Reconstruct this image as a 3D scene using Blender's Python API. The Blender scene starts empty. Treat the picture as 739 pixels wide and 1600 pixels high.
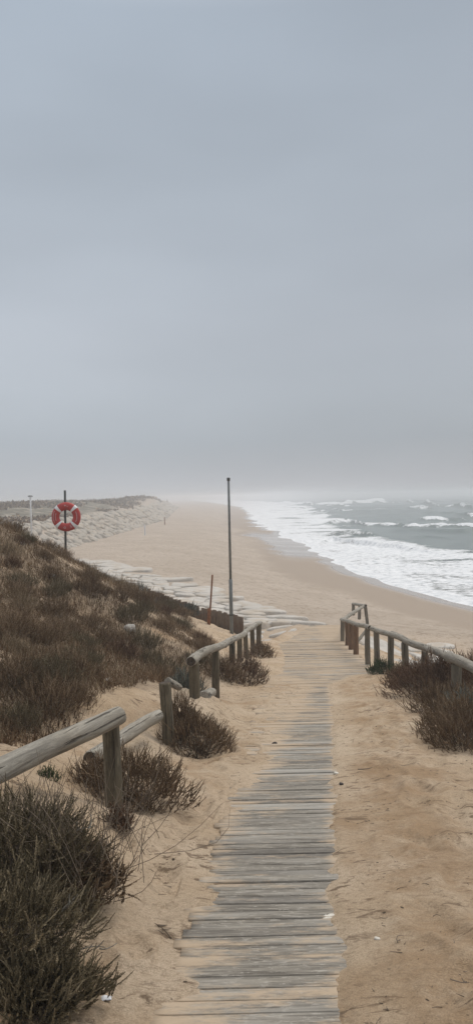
import bpy, math, random
import numpy as np
from mathutils import Matrix, Vector, Quaternion
random.seed(7); RNG = np.random.default_rng(7)
R = math.radians
sc = bpy.context.scene
COL = sc.collection
# ------------------------------------------------------------------ camera
EYE = 7.5                      # metres above the sea
PITCH, ROLL, FPX = 1.19, 1.2, 1200.0
cam = bpy.data.cameras.new('camera'); camo = bpy.data.objects.new('camera', cam); COL.objects.link(camo)
cam.sensor_fit = 'VERTICAL'; cam.sensor_height = 36; cam.lens = 36*FPX/1600
cam.clip_start = .05; cam.clip_end = 12000
MC = Matrix.Rotation(R(90-PITCH), 4, 'X') @ Matrix.Rotation(R(-ROLL), 4, 'Z')
camo.matrix_world = Matrix.Translation((0, 0, EYE)) @ MC
sc.camera = camo
# ------------------------------------------------------------------ world, sun, exposure
SUN_EL, SUN_AZ = 58, 50        # azimuth measured clockwise from +Y
w = bpy.data.worlds.new('World'); sc.world = w; w.use_nodes = True
nt = w.node_tree; nt.nodes.clear()
def N(nt, t, **k):
    n = nt.nodes.new(t)
    for a, b in k.items(): setattr(n, a, b)
    return n
out = N(nt, 'ShaderNodeOutputWorld'); bg = N(nt, 'ShaderNodeBackground'); bg.inputs[1].default_value = .1
sky = N(nt, 'ShaderNodeTexSky', sky_type='NISHITA', sun_disc=False)
sky.sun_elevation = R(SUN_EL); sky.sun_rotation = R(SUN_AZ); sky.dust_density = 4; sky.air_density = 1.2
tc = N(nt, 'ShaderNodeTexCoord'); sep = N(nt, 'ShaderNodeSeparateXYZ'); nt.links.new(tc.outputs['Generated'], sep.inputs[0])
def ramp(nt, pts, interp='LINEAR'):
    r = N(nt, 'ShaderNodeValToRGB'); cr = r.color_ramp; cr.interpolation = interp
    while len(cr.elements) < len(pts): cr.elements.new(.5)
    for e, (p, c) in zip(cr.elements, pts):
        e.position = p; e.color = (c[0], c[1], c[2], 1) if hasattr(c, '__len__') else (c, c, c, 1)
    return r
def srgb(r, g, b):
    f = lambda v: v/12.92 if v <= .04045 else ((v+.055)/1.055)**2.4
    return (f(r/255), f(g/255), f(b/255))
# overcast cloud deck: brightness by elevation, slightly bluish, brightest overhead
RA = ramp(nt, [(0, srgb(179,182,187)), (.07, srgb(167,174,182)), (.2, srgb(171,177,185)), (.36, srgb(167,175,184)), (.53, srgb(158,168,179)), (.70, srgb(222,224,228)), (1.0, srgb(255,255,255))])
nt.links.new(sep.outputs['Z'], RA.inputs[0])
mp = N(nt, 'ShaderNodeMapping'); mp.inputs['Scale'].default_value = (1.1, 1.1, 3.2); nt.links.new(tc.outputs['Generated'], mp.inputs[0])
nz = N(nt, 'ShaderNodeTexNoise'); nz.inputs['Scale'].default_value = 1.7; nz.inputs['Detail'].default_value = 3; nz.inputs['Roughness'].default_value = .45
nt.links.new(mp.outputs[0], nz.inputs['Vector'])
mr = N(nt, 'ShaderNodeMapRange'); mr.inputs[1].default_value = .3; mr.inputs[2].default_value = .7; mr.inputs[3].default_value = 7.7; mr.inputs[4].default_value = 9.2
nt.links.new(nz.outputs[0], mr.inputs[0])
vm = N(nt, 'ShaderNodeVectorMath', operation='SCALE'); nt.links.new(RA.outputs[0], vm.inputs[0]); xr = N(nt, 'ShaderNodeMapRange'); xr.inputs[1].default_value = -.3; xr.inputs[2].default_value = .35; xr.inputs[3].default_value = 1.07; xr.inputs[4].default_value = .90
nt.links.new(sep.outputs['X'], xr.inputs[0]); xm = N(nt, 'ShaderNodeMath', operation='MULTIPLY'); nt.links.new(mr.outputs[0], xm.inputs[0]); nt.links.new(xr.outputs[0], xm.inputs[1])
nt.links.new(xm.outputs[0], vm.inputs['Scale'])
mx = N(nt, 'ShaderNodeMix', data_type='RGBA'); mx.inputs[0].default_value = .93
nt.links.new(sky.outputs[0], mx.inputs[6]); nt.links.new(vm.outputs[0], mx.inputs[7])
nt.links.new(mx.outputs[2], bg.inputs[0]); nt.links.new(bg.outputs[0], out.inputs[0])
sun = bpy.data.lights.new('sun', 'SUN'); sun.energy = 1.3; sun.angle = R(25); sun.color = (1, .95, .88)
so = bpy.data.objects.new('sun', sun); COL.objects.link(so)
sd = Vector((math.sin(R(SUN_AZ))*math.cos(R(SUN_EL)), math.cos(R(SUN_AZ))*math.cos(R(SUN_EL)), math.sin(R(SUN_EL))))
so.rotation_euler = sd.to_track_quat('Z', 'Y').to_euler()
sc.view_settings.view_transform = 'Standard'; sc.view_settings.look = 'None'
sc.view_settings.exposure = 0.38; sc.view_settings.gamma = 1.0; sc.view_settings.use_curve_mapping = False
sc.render.engine = 'CYCLES'
sc.cycles.use_denoising = True; sc.cycles.adaptive_threshold = .008
sc.cycles.volume_bounces = 1; sc.cycles.max_bounces = 6; sc.cycles.diffuse_bounces = 3

# ------------------------------------------------------------------ helpers
def ray(px, py):
    v = MC.to_3x3() @ Vector(((px-369.5)/FPX, (800-py)/FPX, -1)); return v
def at(px, py, d):             # the place seen at a photograph pixel, d metres ahead
    v = ray(px, py); return Vector((v.x/v.y*d, d, EYE+v.z/v.y*d))
def onz(px, py, z=0.):         # the place seen at a photograph pixel on a level plane
    v = ray(px, py); t = (z-EYE)/v.z; return Vector((v.x*t, v.y*t, z))
def pix(x, y, z):              # photograph pixel of a place
    v = MC.to_3x3().transposed() @ Vector((x, y, z-EYE)); return (369.5-v.x/v.z*FPX, 800+v.y/v.z*FPX)
def hash2(i, j, s):
    i = i.astype(np.int64); j = j.astype(np.int64)
    h = (i*374761393 + j*668265263 + s*1442695041) & 0xffffffff
    h = ((h ^ (h >> 13))*1274126177) & 0xffffffff
    h = h ^ (h >> 16)
    return (h & 0xffffff)/float(0xffffff)
def vnoise(x, y, s=0):
    i = np.floor(x); j = np.floor(y); u = x-i; v = y-j
    u = u*u*u*(u*(u*6-15)+10); v = v*v*v*(v*(v*6-15)+10)
    a = hash2(i, j, s); b = hash2(i+1, j, s); c = hash2(i, j+1, s); d = hash2(i+1, j+1, s)
    return (a*(1-u)+b*u)*(1-v) + (c*(1-u)+d*u)*v
def fbm(x, y, s=0, o=4, g=.5):
    r = 0; a = 1; t = 0
    for k in range(o):
        r = r + a*vnoise(x*2**k+17.3*k, y*2**k+9.1*k, s+k); t += a; a *= g
    return r/t*2-1
def sst(a, b, x):
    t = np.clip((x-a)/(b-a), 0, 1); return t*t*(3-2*t)
def mesh(name, V, F, mats=(), smooth=False, attrs=None, link=True):
    """V (n,3); F list of index arrays with one width each"""
    V = np.asarray(V, dtype=np.float32).reshape(-1, 3)
    if isinstance(F, np.ndarray): F = [F]
    F = [np.asarray(f, dtype=np.int32) for f in F if len(f)]
    me = bpy.data.meshes.new(name)
    me.vertices.add(len(V)); me.vertices.foreach_set('co', V.ravel())
    nl = sum(f.size for f in F); npoly = sum(len(f) for f in F)
    me.loops.add(nl); me.polygons.add(npoly)
    me.loops.foreach_set('vertex_index', np.concatenate([f.ravel() for f in F]))
    st = []; k = 0
    for f in F:
        n = f.shape[1]; st.append(k + np.arange(len(f))*n); k += f.size
    me.polygons.foreach_set('loop_start', np.concatenate(st).astype(np.int32))
    if smooth: me.polygons.foreach_set('use_smooth', np.ones(npoly, dtype=bool))
    for an, av in (attrs or {}).items():
        a = me.attributes.new(an, 'FLOAT', 'POINT'); a.data.foreach_set('value', np.asarray(av, dtype=np.float32).ravel())
    for m in mats: me.materials.append(m)
    me.update(calc_edges=True); me.validate()
    return me
def link(name, me, parent=None, loc=None, rot=None):
    o = bpy.data.objects.new(name, me); COL.objects.link(o)
    if loc is not None: o.location = loc
    if rot is not None:
        o.rotation_mode = 'QUATERNION'; o.rotation_quaternion = rot
    if parent: o.parent = parent
    return o
def tag(o, label=None, cat=None, group=None, kind=None):
    if label: o['label'] = label
    if cat: o['category'] = cat
    if group: o['group'] = group
    if kind: o['kind'] = kind
    return o
def thing(name, loc, label, cat, group=None):
    o = bpy.data.objects.new(name, None); COL.objects.link(o); o.location = loc; o.empty_display_size = .1
    return tag(o, label, cat, group)
# ------------------------------------------------------------------ materials
def newmat(name, rough=.8):
    m = bpy.data.materials.new(name); m.use_nodes = True; nt = m.node_tree
    b = nt.nodes['Principled BSDF']; b.inputs['Roughness'].default_value = rough
    b.inputs['Specular IOR Level'].default_value = .3
    return m, nt, b
def noise(nt, vec, scale, detail=4, rough=.5, sc3=None, dist=0):
    if sc3 is not None:
        mp = N(nt, 'ShaderNodeMapping'); mp.inputs['Scale'].default_value = sc3; nt.links.new(vec, mp.inputs[0]); vec = mp.outputs[0]
    n = N(nt, 'ShaderNodeTexNoise'); n.inputs['Scale'].default_value = scale; n.inputs['Detail'].default_value = detail
    n.inputs['Roughness'].default_value = rough; n.inputs['Distortion'].default_value = dist
    nt.links.new(vec, n.inputs['Vector']); return n.outputs[0]
def mixc(nt, f, a, b, mode='MIX'):
    m = N(nt, 'ShaderNodeMix', data_type='RGBA', blend_type=mode)
    for s, v in ((m.inputs[0], f), (m.inputs[6], a), (m.inputs[7], b)):
        if hasattr(v, 'links') or isinstance(v, bpy.types.NodeSocket): nt.links.new(v, s)
        elif hasattr(v, '__len__'): s.default_value = (*v[:3], 1)
        else: s.default_value = v
    return m.outputs[2]
def mrange(nt, v, a, b, c=0, d=1):
    m = N(nt, 'ShaderNodeMapRange'); nt.links.new(v, m.inputs[0])
    for i, x in enumerate((a, b, c, d)): m.inputs[i+1].default_value = x
    return m.outputs[0]
def math_(nt, op, a, b=None):
    m = N(nt, 'ShaderNodeMath', operation=op)
    for s, v in zip(m.inputs, (a, b)):
        if v is None: continue
        if isinstance(v, bpy.types.NodeSocket): nt.links.new(v, s)
        else: s.default_value = v
    return m.outputs[0]
def bump(nt, b, h, strength, dist):
    n = N(nt, 'ShaderNodeBump'); n.inputs['Strength'].default_value = strength; n.inputs['Distance'].default_value = dist
    nt.links.new(h, n.inputs['Height']); nt.links.new(n.outputs[0], b.inputs['Normal']); return n
def attr(nt, name):
    a = N(nt, 'ShaderNodeAttribute'); a.attribute_name = name; return a.outputs['Fac']
def pos(nt): return N(nt, 'ShaderNodeNewGeometry').outputs['Position']
def objc(nt): return N(nt, 'ShaderNodeTexCoord').outputs['Object']

# sand
MSAND, nt, b = newmat('sand', .95)
p = pos(nt)
c = mixc(nt, mrange(nt, noise(nt, p, 1.1, 5), .35, .65), (.52, .39, .26), (.63, .50, .365))
c = mixc(nt, mrange(nt, noise(nt, p, .8, 5, .6, (1.6, .8, 1)), .52, .66, 0, .75), c, (.36, .23, .125))      # damp trodden sand
c = mixc(nt, mrange(nt, noise(nt, p, 7, 6, .65, (1, 1.5, 1)), .55, .72, 0, .45), c, (.52, .42, .31))          # dry blown ridges
c = mixc(nt, attr(nt, 'pale'), c, (.66, .54, .40))
wr = noise(nt, p, 6, 6, .7, (1, 2.6, 1), .8)
c = mixc(nt, math_(nt, 'MULTIPLY', mrange(nt, wr, .56, .61, 0, .9), mrange(nt, noise(nt, p, 1.2, 3), .40, .52)), c, (.17, .12, .08))  # streak shadows of sand wrinkles painted into the colour
cb = mixc(nt, mrange(nt, noise(nt, p, .25, 5, .6), .4, .6), (.46, .385, .31), (.53, .45, .37))
cb = mixc(nt, mrange(nt, noise(nt, p, 2.6, 4, .6), .47, .37, 0, .65), cb, (.27, .215, .16))
cb = mixc(nt, mrange(nt, noise(nt, p, .7, 5, .65), .46, .36, 0, .35), cb, (.30, .24, .18))
c = mixc(nt, math_(nt, 'MULTIPLY', attr(nt, 'trod'), mrange(nt, noise(nt, p, 2.4, 6, .7, (1, 1.3, 1)), .40, .60)), c, (.39, .26, .15))
c = mixc(nt, attr(nt, 'beach'), c, cb)
c = mixc(nt, attr(nt, 'wet'), c, (.36, .295, .235))
c = mixc(nt, attr(nt, 'soil'), c, mixc(nt, mrange(nt, noise(nt, p, 9, 5), .42, .68), (.11, .08, .056), (.27, .21, .145)))
cg = mixc(nt, mrange(nt, noise(nt, p, .35, 6, .65), .40, .50), (.36, .32, .26), (.085, .088, .062))
c = mixc(nt, attr(nt, 'heath'), c, cg)
fine = noise(nt, p, 140, 3, .7)
c = mixc(nt, mrange(nt, fine, .42, .62, .0, .42), c, (.22, .155, .10))
md = noise(nt, p, 34, 5, .7)
c = mixc(nt, mrange(nt, md, .5, .62, 0, .35), c, (.25, .175, .11))
spk = N(nt, 'ShaderNodeTexVoronoi'); spk.inputs['Scale'].default_value = 15; nt.links.new(p, spk.inputs['Vector'])
c = mixc(nt, math_(nt, 'MULTIPLY', math_(nt, 'LESS_THAN', spk.outputs['Distance'], .13), mrange(nt, noise(nt, p, 3, 3), .5, .6)), c, (.09, .065, .045))
nt.links.new(c, b.inputs['Base Color'])
nt.links.new(mrange(nt, attr(nt, 'sheen'), 0, 1, .95, .12), b.inputs['Roughness']); nt.links.new(mrange(nt, attr(nt, 'sheen'), 0, 1, .15, .6), b.inputs['Specular IOR Level'])
h = math_(nt, 'ADD', math_(nt, 'MULTIPLY', fine, .25), noise(nt, p, 14, 8, .75, (.7, 1.3, 1)))
bn_ = math_(nt, 'MULTIPLY', attr(nt, 'beach'), noise(nt, p, 2.6, 4, .6)); h = math_(nt, 'ADD', h, math_(nt, 'MULTIPLY', bn_, 5.))
bn = bump(nt, b, h, .9, .035); nt.links.new(mrange(nt, attr(nt, 'wet'), 0, 1, .9, .05), bn.inputs['Strength'])

# sea
MSEA, nt, b = newmat('sea_water', .2)
p = pos(nt); fo = attr(nt, 'foam')
f1 = noise(nt, p, 1.3, 7, .68, (1, 1, 1), .4); f2 = noise(nt, p, .28, 6, .6, (1, .7, 1), .6)
fm = math_(nt, 'ADD', math_(nt, 'MULTIPLY', f1, .55), math_(nt, 'MULTIPLY', f2, .45))
fac = mrange(nt, math_(nt, 'SUBTRACT', math_(nt, 'ADD', fm, math_(nt, 'MULTIPLY', fo, .57)), .82), -.03, .08)
foamc = mixc(nt, mrange(nt, f1, .35, .55), (.56, .59, .61), (.88, .89, .90))
wc = mixc(nt, mrange(nt, f2, .35, .65), (.062, .096, .088), (.12, .162, .148))
wc = mixc(nt, mrange(nt, attr(nt, 'shoal'), 0, 1, 0, .8), wc, (.30, .30, .275))
c = mixc(nt, fac, wc, foamc)
nt.links.new(c, b.inputs['Base Color']); nt.links.new(mrange(nt, fac, 0, 1, .22, .85), b.inputs['Roughness'])
b.inputs['IOR'].default_value = 1.33; b.inputs['Specular IOR Level'].default_value = .5
h = math_(nt, 'ADD', noise(nt, p, .9, 6, .65, (1, 1.6, 1)), math_(nt, 'MULTIPLY', f1, fac))
bump(nt, b, h, .8, .35)

def wood(name, light, dark, brown, grain=1., dust=False, tone=.35):
    m, nt, b = newmat(name, .88)
    o = objc(nt); oi = N(nt, 'ShaderNodeObjectInfo')
    ad = N(nt, 'ShaderNodeVectorMath', operation='ADD'); nt.links.new(o, ad.inputs[0])
    cm = N(nt, 'ShaderNodeCombineXYZ'); nt.links.new(math_(nt, 'MULTIPLY', oi.outputs['Random'], 37.), cm.inputs[0]); nt.links.new(math_(nt, 'MULTIPLY', oi.outputs['Random'], 11.), cm.inputs[2]); nt.links.new(cm.outputs[0], ad.inputs[1])
    v = ad.outputs[0]
    g = noise(nt, v, 6*grain, 7, .75, (4, 4, .5), .6)
    g2 = noise(nt, v, 2.2, 5, .6)
    c = mixc(nt, mrange(nt, g, .38, .62), dark, light)
    c = mixc(nt, mrange(nt, g2, .42, .66, 0, .7), c, brown)
    cr = noise(nt, v, 9*grain, 4, .6, (3.5, 3.5, .22), .4)
    crk = mrange(nt, cr, .40, .35)
    c = mixc(nt, mrange(nt, noise(nt, v, 30, 6, .75, (1, 1, .4)), .5, .62, 0, .5), c, dark)
    c = mixc(nt, math_(nt, 'MULTIPLY', crk, .85), c, (.04, .033, .026))
    c = mixc(nt, mrange(nt, oi.outputs['Random'], 0, 1, 0, tone), c, mixc(nt, .5, dark, brown))
    nt.links.new(c, b.inputs['Base Color'])
    bump(nt, b, math_(nt, 'SUBTRACT', g, math_(nt, 'MULTIPLY', crk, .8)), 1., .012)
    return m
MRAIL = wood('weathered_grey_rail_wood', (.44, .41, .35), (.19, .175, .15), (.27, .235, .18))
MPOST = wood('weathered_post_wood', (.21, .18, .125), (.065, .056, .040), (.12, .095, .06))
MPOSTB = wood('newer_brown_post_wood', (.24, .15, .09), (.13, .08, .05), (.17, .10, .06))
MPOSTR = wood('right_railing_post_wood', (.23, .20, .15), (.10, .09, .07), (.16, .135, .10))
MFENCE = wood('dark_fence_board_wood', (.23, .175, .125), (.09, .066, .048), (.16, .10, .065), tone=.6)
MCUT = wood('cut_log_end_wood', (.12, .09, .065), (.04, .032, .025), (.07, .05, .035))
# planks: the board runs along local X
MPLANK, nt, b = newmat('grey_deck_board_wood', .9)
p = pos(nt); o = objc(nt); oi = N(nt, 'ShaderNodeObjectInfo')
ad = N(nt, 'ShaderNodeVectorMath', operation='ADD'); nt.links.new(p, ad.inputs[0])
cm = N(nt, 'ShaderNodeCombineXYZ'); nt.links.new(math_(nt, 'MULTIPLY', oi.outputs['Random'], 43.), cm.inputs[0]); nt.links.new(cm.outputs[0], ad.inputs[1])
g = noise(nt, ad.outputs[0], 14, 7, .72, (.28, 4, 4))
c = mixc(nt, mrange(nt, g, .38, .62), (.11, .097, .08), (.29, .262, .218))
fl_ = noise(nt, ad.outputs[0], 30, 5, .75, (.6, 2, 2))
c = mixc(nt, mrange(nt, fl_, .54, .62, 0, .55), c, (.46, .425, .37))
c = mixc(nt, mrange(nt, noise(nt, ad.outputs[0], 3, 5, .6, (.5, 3, 1)), .45, .68, 0, .7), c, (.36, .335, .295))
sepn = N(nt, 'ShaderNodeSeparateXYZ'); nt.links.new(p, sepn.inputs[0])
pt = attr(nt, 'tone')
c = mixc(nt, mrange(nt, pt, .8, 1, 0, .6), c, (.46, .44, .40)); c = mixc(nt, mrange(nt, pt, .3, 0, 0, .55), c, (.10, .09, .08))
far = mrange(nt, sepn.outputs[1], 6, 15)
dn = noise(nt, p, 3.5, 9, .78, (.45, 1.6, 1))
dn = math_(nt, 'ADD', dn, math_(nt, 'MULTIPLY', far, .15)); dn = math_(nt, 'ADD', dn, math_(nt, 'MULTIPLY', attr(nt, 'cover'), .17))
c = mixc(nt, mrange(nt, dn, .56, .68, 0, .85), c, (.47, .36, .25))                                        # blown sand lying on the boards
cr = noise(nt, ad.outputs[0], 22, 4, .6, (.14, 4, 4))
c = mixc(nt, mrange(nt, cr, .34, .29, 0, .8), c, (.04, .036, .03))
nt.links.new(c, b.inputs['Base Color']); bump(nt, b, math_(nt, 'ADD', g, math_(nt, 'MULTIPLY', dn, .6)), .7, .005)
# stone slabs
def stone(name, a, bcol):
    m, nt, b = newmat(name, .9); p = pos(nt); oi = N(nt, 'ShaderNodeObjectInfo')
    c = mixc(nt, mrange(nt, noise(nt, p, 1.6, 6, .6), .35, .65), a, bcol)
    c = mixc(nt, mrange(nt, noise(nt, p, 7, 6, .7, (1, 3, 1)), .52, .66, 0, .5), c, (.30, .27, .235))
    c = mixc(nt, mrange(nt, noise(nt, p, .9, 4), .48, .62, 0, .75), c, (.45, .375, .29))
    c = mixc(nt, mrange(nt, oi.outputs['Random'], 0, 1, 0, .4), c, (.40, .365, .32))
    nt.links.new(c, b.inputs['Base Color']); bump(nt, b, noise(nt, p, 5, 7, .7, (1, 2, 1)), .8, .06); return m
MSLAB = stone('pale_slab_stone', (.46, .43, .385), (.60, .56, .505))
MBANK = stone('grey_bank_stone', (.30, .27, .225), (.46, .41, .345))
MSTONE = stone('pale_dune_stone', (.36, .345, .32), (.50, .48, .45))
# foliage
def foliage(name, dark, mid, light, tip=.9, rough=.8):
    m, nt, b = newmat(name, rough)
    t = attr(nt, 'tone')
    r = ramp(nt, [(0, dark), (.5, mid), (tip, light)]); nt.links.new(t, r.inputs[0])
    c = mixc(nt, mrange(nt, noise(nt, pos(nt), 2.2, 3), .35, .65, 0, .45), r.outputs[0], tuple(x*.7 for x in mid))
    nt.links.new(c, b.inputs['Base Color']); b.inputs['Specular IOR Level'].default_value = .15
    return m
MF_OLIVE = foliage('olive_heath_leaves', (.065, .052, .030), (.16, .128, .075), (.38, .31, .205))
MF_BROWN = foliage('brown_heath_leaves', (.07, .046, .026), (.185, .122, .072), (.40, .30, .195))
MF_RED = foliage('reddish_brown_leaves', (.06, .035, .021), (.15, .088, .055), (.33, .225, .145))
MF_GREY = foliage('grey_green_leaves', (.075, .08, .065), (.145, .155, .13), (.27, .29, .25))
MF_MAT = foliage('dune_heath_mat', (.07, .043, .024), (.185, .115, .065), (.46, .33, .20))
MF_STRAW = foliage('straw_dry_leaves', (.12, .085, .05), (.30, .225, .14), (.56, .46, .32))
MF_GREEN = foliage('green_leaves', (.03, .045, .018), (.06, .085, .035), (.11, .14, .06))
MTWIG, nt, b = newmat('dry_twig', .9); nt.links.new(mixc(nt, noise(nt, pos(nt), 20), (.09, .065, .045), (.25, .20, .15)), b.inputs['Base Color'])
def plain(name, colr, rough=.5, metal=0., var=.25, scale=12):
    m, nt, b = newmat(name, rough)
    c = mixc(nt, mrange(nt, noise(nt, pos(nt), scale, 5, .6), .35, .65), colr, tuple(x*(1-var) for x in colr))
    nt.links.new(c, b.inputs['Base Color']); b.inputs['Metallic'].default_value = metal; return m
MSTEEL = plain('galvanised_steel', (.23, .25, .25), .5, .3)
MSTEELD = plain('dark_steel', (.10, .105, .10), .55, .2)
MRUST = plain('rusty_steel', (.30, .135, .07), .9, 0, .5, 25)
MRED = plain('red_buoy_plastic', (.50, .07, .062), .45, 0, .15)
MWHITE = plain('white_reflective_band', (.84, .84, .84), .5, 0, .06)
MMARK = plain('white_buoy_print', (.62, .50, .50), .6, 0, .1)
MLAMPW = plain('white_painted_metal', (.75, .76, .77), .5)
MGREEN = plain('green_net', (.12, .24, .19), .8, 0, .5, 30)
MPAPER = plain('white_plastic_scrap', (.75, .76, .78), .4, 0, .15)
MSHELL = plain('chalky_white', (.68, .64, .56), .8, 0, .3, 60)
MDARK = plain('dark_stone', (.06, .05, .045), .8, 0, .4, 40)

# ------------------------------------------------------------------ ground model
# shoreline x as a function of y, measured on the photograph
sh = [(739, 948), (700, 940), (640, 925), (595, 912), (550, 895), (510, 875), (492, 864), (455, 846), (430, 836), (405, 824), (392, 812), (385, 800), (378, 793)]
sp = [onz(a, bb) for a, bb in sh]
SY = np.array([-400, 0, 30] + [q.y for q in sp] + [900, 3500]); SX = np.array([120, 38, 21] + [q.x for q in sp] + [-25, -260])
oo = np.argsort(SY); SY = SY[oo]; SX = SX[oo]
def shore(y): return np.interp(y, SY, SX) + 1.0*fbm(y/9, y*0, 5, 3)*sst(45, 90, y) + 3.5*(np.abs(fbm(y/16, y*0, 6, 3))-.2)*sst(70, 130, y) + .5*fbm(y/4, y*0, 8, 2)
def toe(y): return np.interp(y, [-100, 40, 94, 176, 388, 600, 3000], [-19, -19.5, -18.8, -18.2, -31, -50, -420])
def zdeck(y): return EYE - np.interp(y, [-6, 0, 20, 23, 26.5, 30], [.95, 1.5, 4.02, 4.40, 4.54, 4.7])
def deckL(y): return np.interp(y, [-6, 0, 18, 22, 26.5], [-.92, -.5, .76, .80, 2.15])
def deckR(y): return np.interp(y, [-6, 0, 22.8, 26.5], [1.08, 1.5, 3.10, 4.25])
CP = []
def cp(px, py, d): q = at(px, py, d); CP.append((q.x, q.y, q.z))
def cw(x, y, drop): CP.append((x, y, EYE-drop))
for a in [(0, 1600, 2.5), (60, 1240, 4.3), (172, 1262, 4.85), (100, 1180, 5.6), (0, 1165, 5.8), (200, 1105, 7.3), (160, 1068, 8.3), (50, 1110, 6.8),
          (0, 1050, 7.6), (0, 950, 9.8), (0, 880, 12.2), (0, 822, 15), (100, 872, 16.5), (100, 952, 11.5), (100, 1020, 9.2), (180, 914, 17.5), (200, 985, 12.5),
          (240, 942, 19), (300, 976, 18.3), (350, 992, 18.7), (300, 1015, 13), (362, 1056, 13), (340, 1090, 11), (256, 1166, 7.2), (305, 1092, 8.8),
          (326, 976, 19.3), (376, 992, 20), (363, 991, 19.5), (300, 967, 21.3), (245, 945, 22.6), (404, 1014, 19),
          (711, 1097, 9.5), (662, 1064, 11.8), (633, 1056, 12.8), (611, 1051, 13.6), (587, 1049, 14.6), (600, 1068, 12.4), (739, 1195, 6.8), (739, 1110, 8.6)]: cp(*a)
for a in [(-4.3, 19.6, 1.75), (-4.7, 24, 3.4), (-3, 26, 4.4), (-1, 24.5, 4.5), (.3, 24.5, 4.75), (-8, 15, .15), (-11, 12, -.1), (-8, 22, 3.0), (-12, 22, 3.0), (-9, 28, 4.8), (-15, 28, 4.8),
          (-5, 5, .75), (-9, 5, .1), (-3, 3, 1.2), (-1.6, 1.5, 1.45), (-4, -4, .8), (4, -4, 1.0), (-9, -5, .0), (9, -5, 1.0), (3.6, 3, 1.8), (6, 4, 2.1), (9, 5, 2.8),
          (4.2, 12, 3.15), (5.2, 15, 4.1), (4.4, 18, 4.4), (6.5, 12, 4.1), (9, 12, 4.9), (5.5, 22, 5.0), (8, 20, 5.1), (4.9, 26, 4.95), (3.3, 28.5, 4.85), (0, 30, 4.95), (-6, 32, 5.0), (-15, 34, 5.0), (12, 26, 5.3), (15, 14, 5.6),
          (-.9, 2.5, 1.66), (-.75, 3.6, 1.83)]: cw(*a)
for yy in (-5, -2, 0, 2, 4, 6, 8, 10, 12, 14, 16, 18, 20, 22.5, 25.5):
    CP.append((float(deckL(yy)), yy, float(zdeck(yy)))); CP.append((float(deckR(yy)), yy, float(zdeck(yy))))
for yy in (2, 4, 6, 8): CP.append((float(deckR(yy))+.9, yy, float(zdeck(yy))+.02))
CP = np.array(CP)
def tps(r2): return .5*r2*np.log(r2+1e-9)
n = len(CP); d2 = ((CP[:, None, :2]-CP[None, :, :2])**2).sum(-1)
A = np.zeros((n+3, n+3)); A[:n, :n] = tps(d2)+np.eye(n)*.02; A[:n, n] = 1; A[:n, n+1:] = CP[:, :2]; A[n, :n] = 1; A[n+1:, :n] = CP[:, :2].T
WT = np.linalg.solve(A, np.concatenate([CP[:, 2], np.zeros(3)]))
def rbf(x, y):
    z = WT[n]+WT[n+1]*x+WT[n+2]*y
    for k in range(n): z = z+WT[k]*tps((x-CP[k, 0])**2+(y-CP[k, 1])**2)
    return z
# the strip of boards that is swept clear of sand
VL = (np.array([-6, 2.2, 2.67, 3.13, 4.57, 6, 8.04, 10, 12.1, 13.2, 14.2]), np.array([-.5, -.30, -.27, -.25, -.17, .10, .42, .78, 1.05, .9, .0]))
VR = (np.array([-6, 2.67, 3.5, 4.8, 6.57, 9, 12.2, 13.2, 14.2]), np.array([.2, .33, .42, .55, .78, 1.08, 1.42, 1.9, 2.7]))
def drift(x, y):
    L = np.interp(y, *VL); Rr = np.interp(y, *VR)
    wob = .16*fbm(x/.6, y/.22, 41, 4) + .03*fbm(x/.1, y/.05, 43, 3)
    dl = (L-x)+wob*1.3; dr = (x-Rr)+wob*.35
    left = np.where(dl > 0, np.clip(sst(0, .12, dl)*.006+dl*.09, 0, .045), dl*.25)
    left = np.where(left > 0, left*(1-.88*sst(6, 8.5, y)), left)-.0035*sst(6.5, 8.5, y)
    right = np.where(dr > 0, np.clip(sst(0, .05, dr)*.010+dr*.10, 0, .06), dr*.35)
    dd = np.maximum(left, right)
    dd = np.clip(dd, -.012, .07)
    farm = sst(12.8, 14.4, y)
    streak = .005*fbm(x/1.2, y/.16, 31, 3)
    dd = dd*(1-farm) + farm*(-.010+.0*x)
    # sand banked along the left edge of the far deck
    el = x-deckL(y)
    dd = np.where(farm > 0, np.maximum(dd, np.clip(.05-(el)*.16, -.03, .06)*farm-.03*(1-farm)), dd)
    return dd + streak*(1.3)
def beachz(x, y):
    s = shore(y)-x
    z = np.where(s > 0, np.interp(s, [0, 3, 8, 15, 24, 40], [0, .16, .62, 1.75, 2.3, 2.45]), np.maximum(s*.06, -2.5))
    z = z + .06*fbm(x/6, y/9, 61, 3)*sst(8, 14, s)
    t = toe(y)-x
    top = 4.55 + sst(6, 30, t)*(1.3+1.5*fbm(x/14, y/30, 71, 4)) + 3.0*np.exp(-((y-300)/60)**2-((x+36)/8)**2)*sst(3, 8, t) + 1.6*np.exp(-((y-210)/50)**2-((x+37)/8)**2)*sst(3, 8, t) + .8*np.exp(-((y-430)/70)**2-((x+47)/9)**2)
    top = np.minimum(top, 9.2)
    return z*(1-sst(0, 4.8, t)) + top*sst(0, 4.8, t)*1.0
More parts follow.
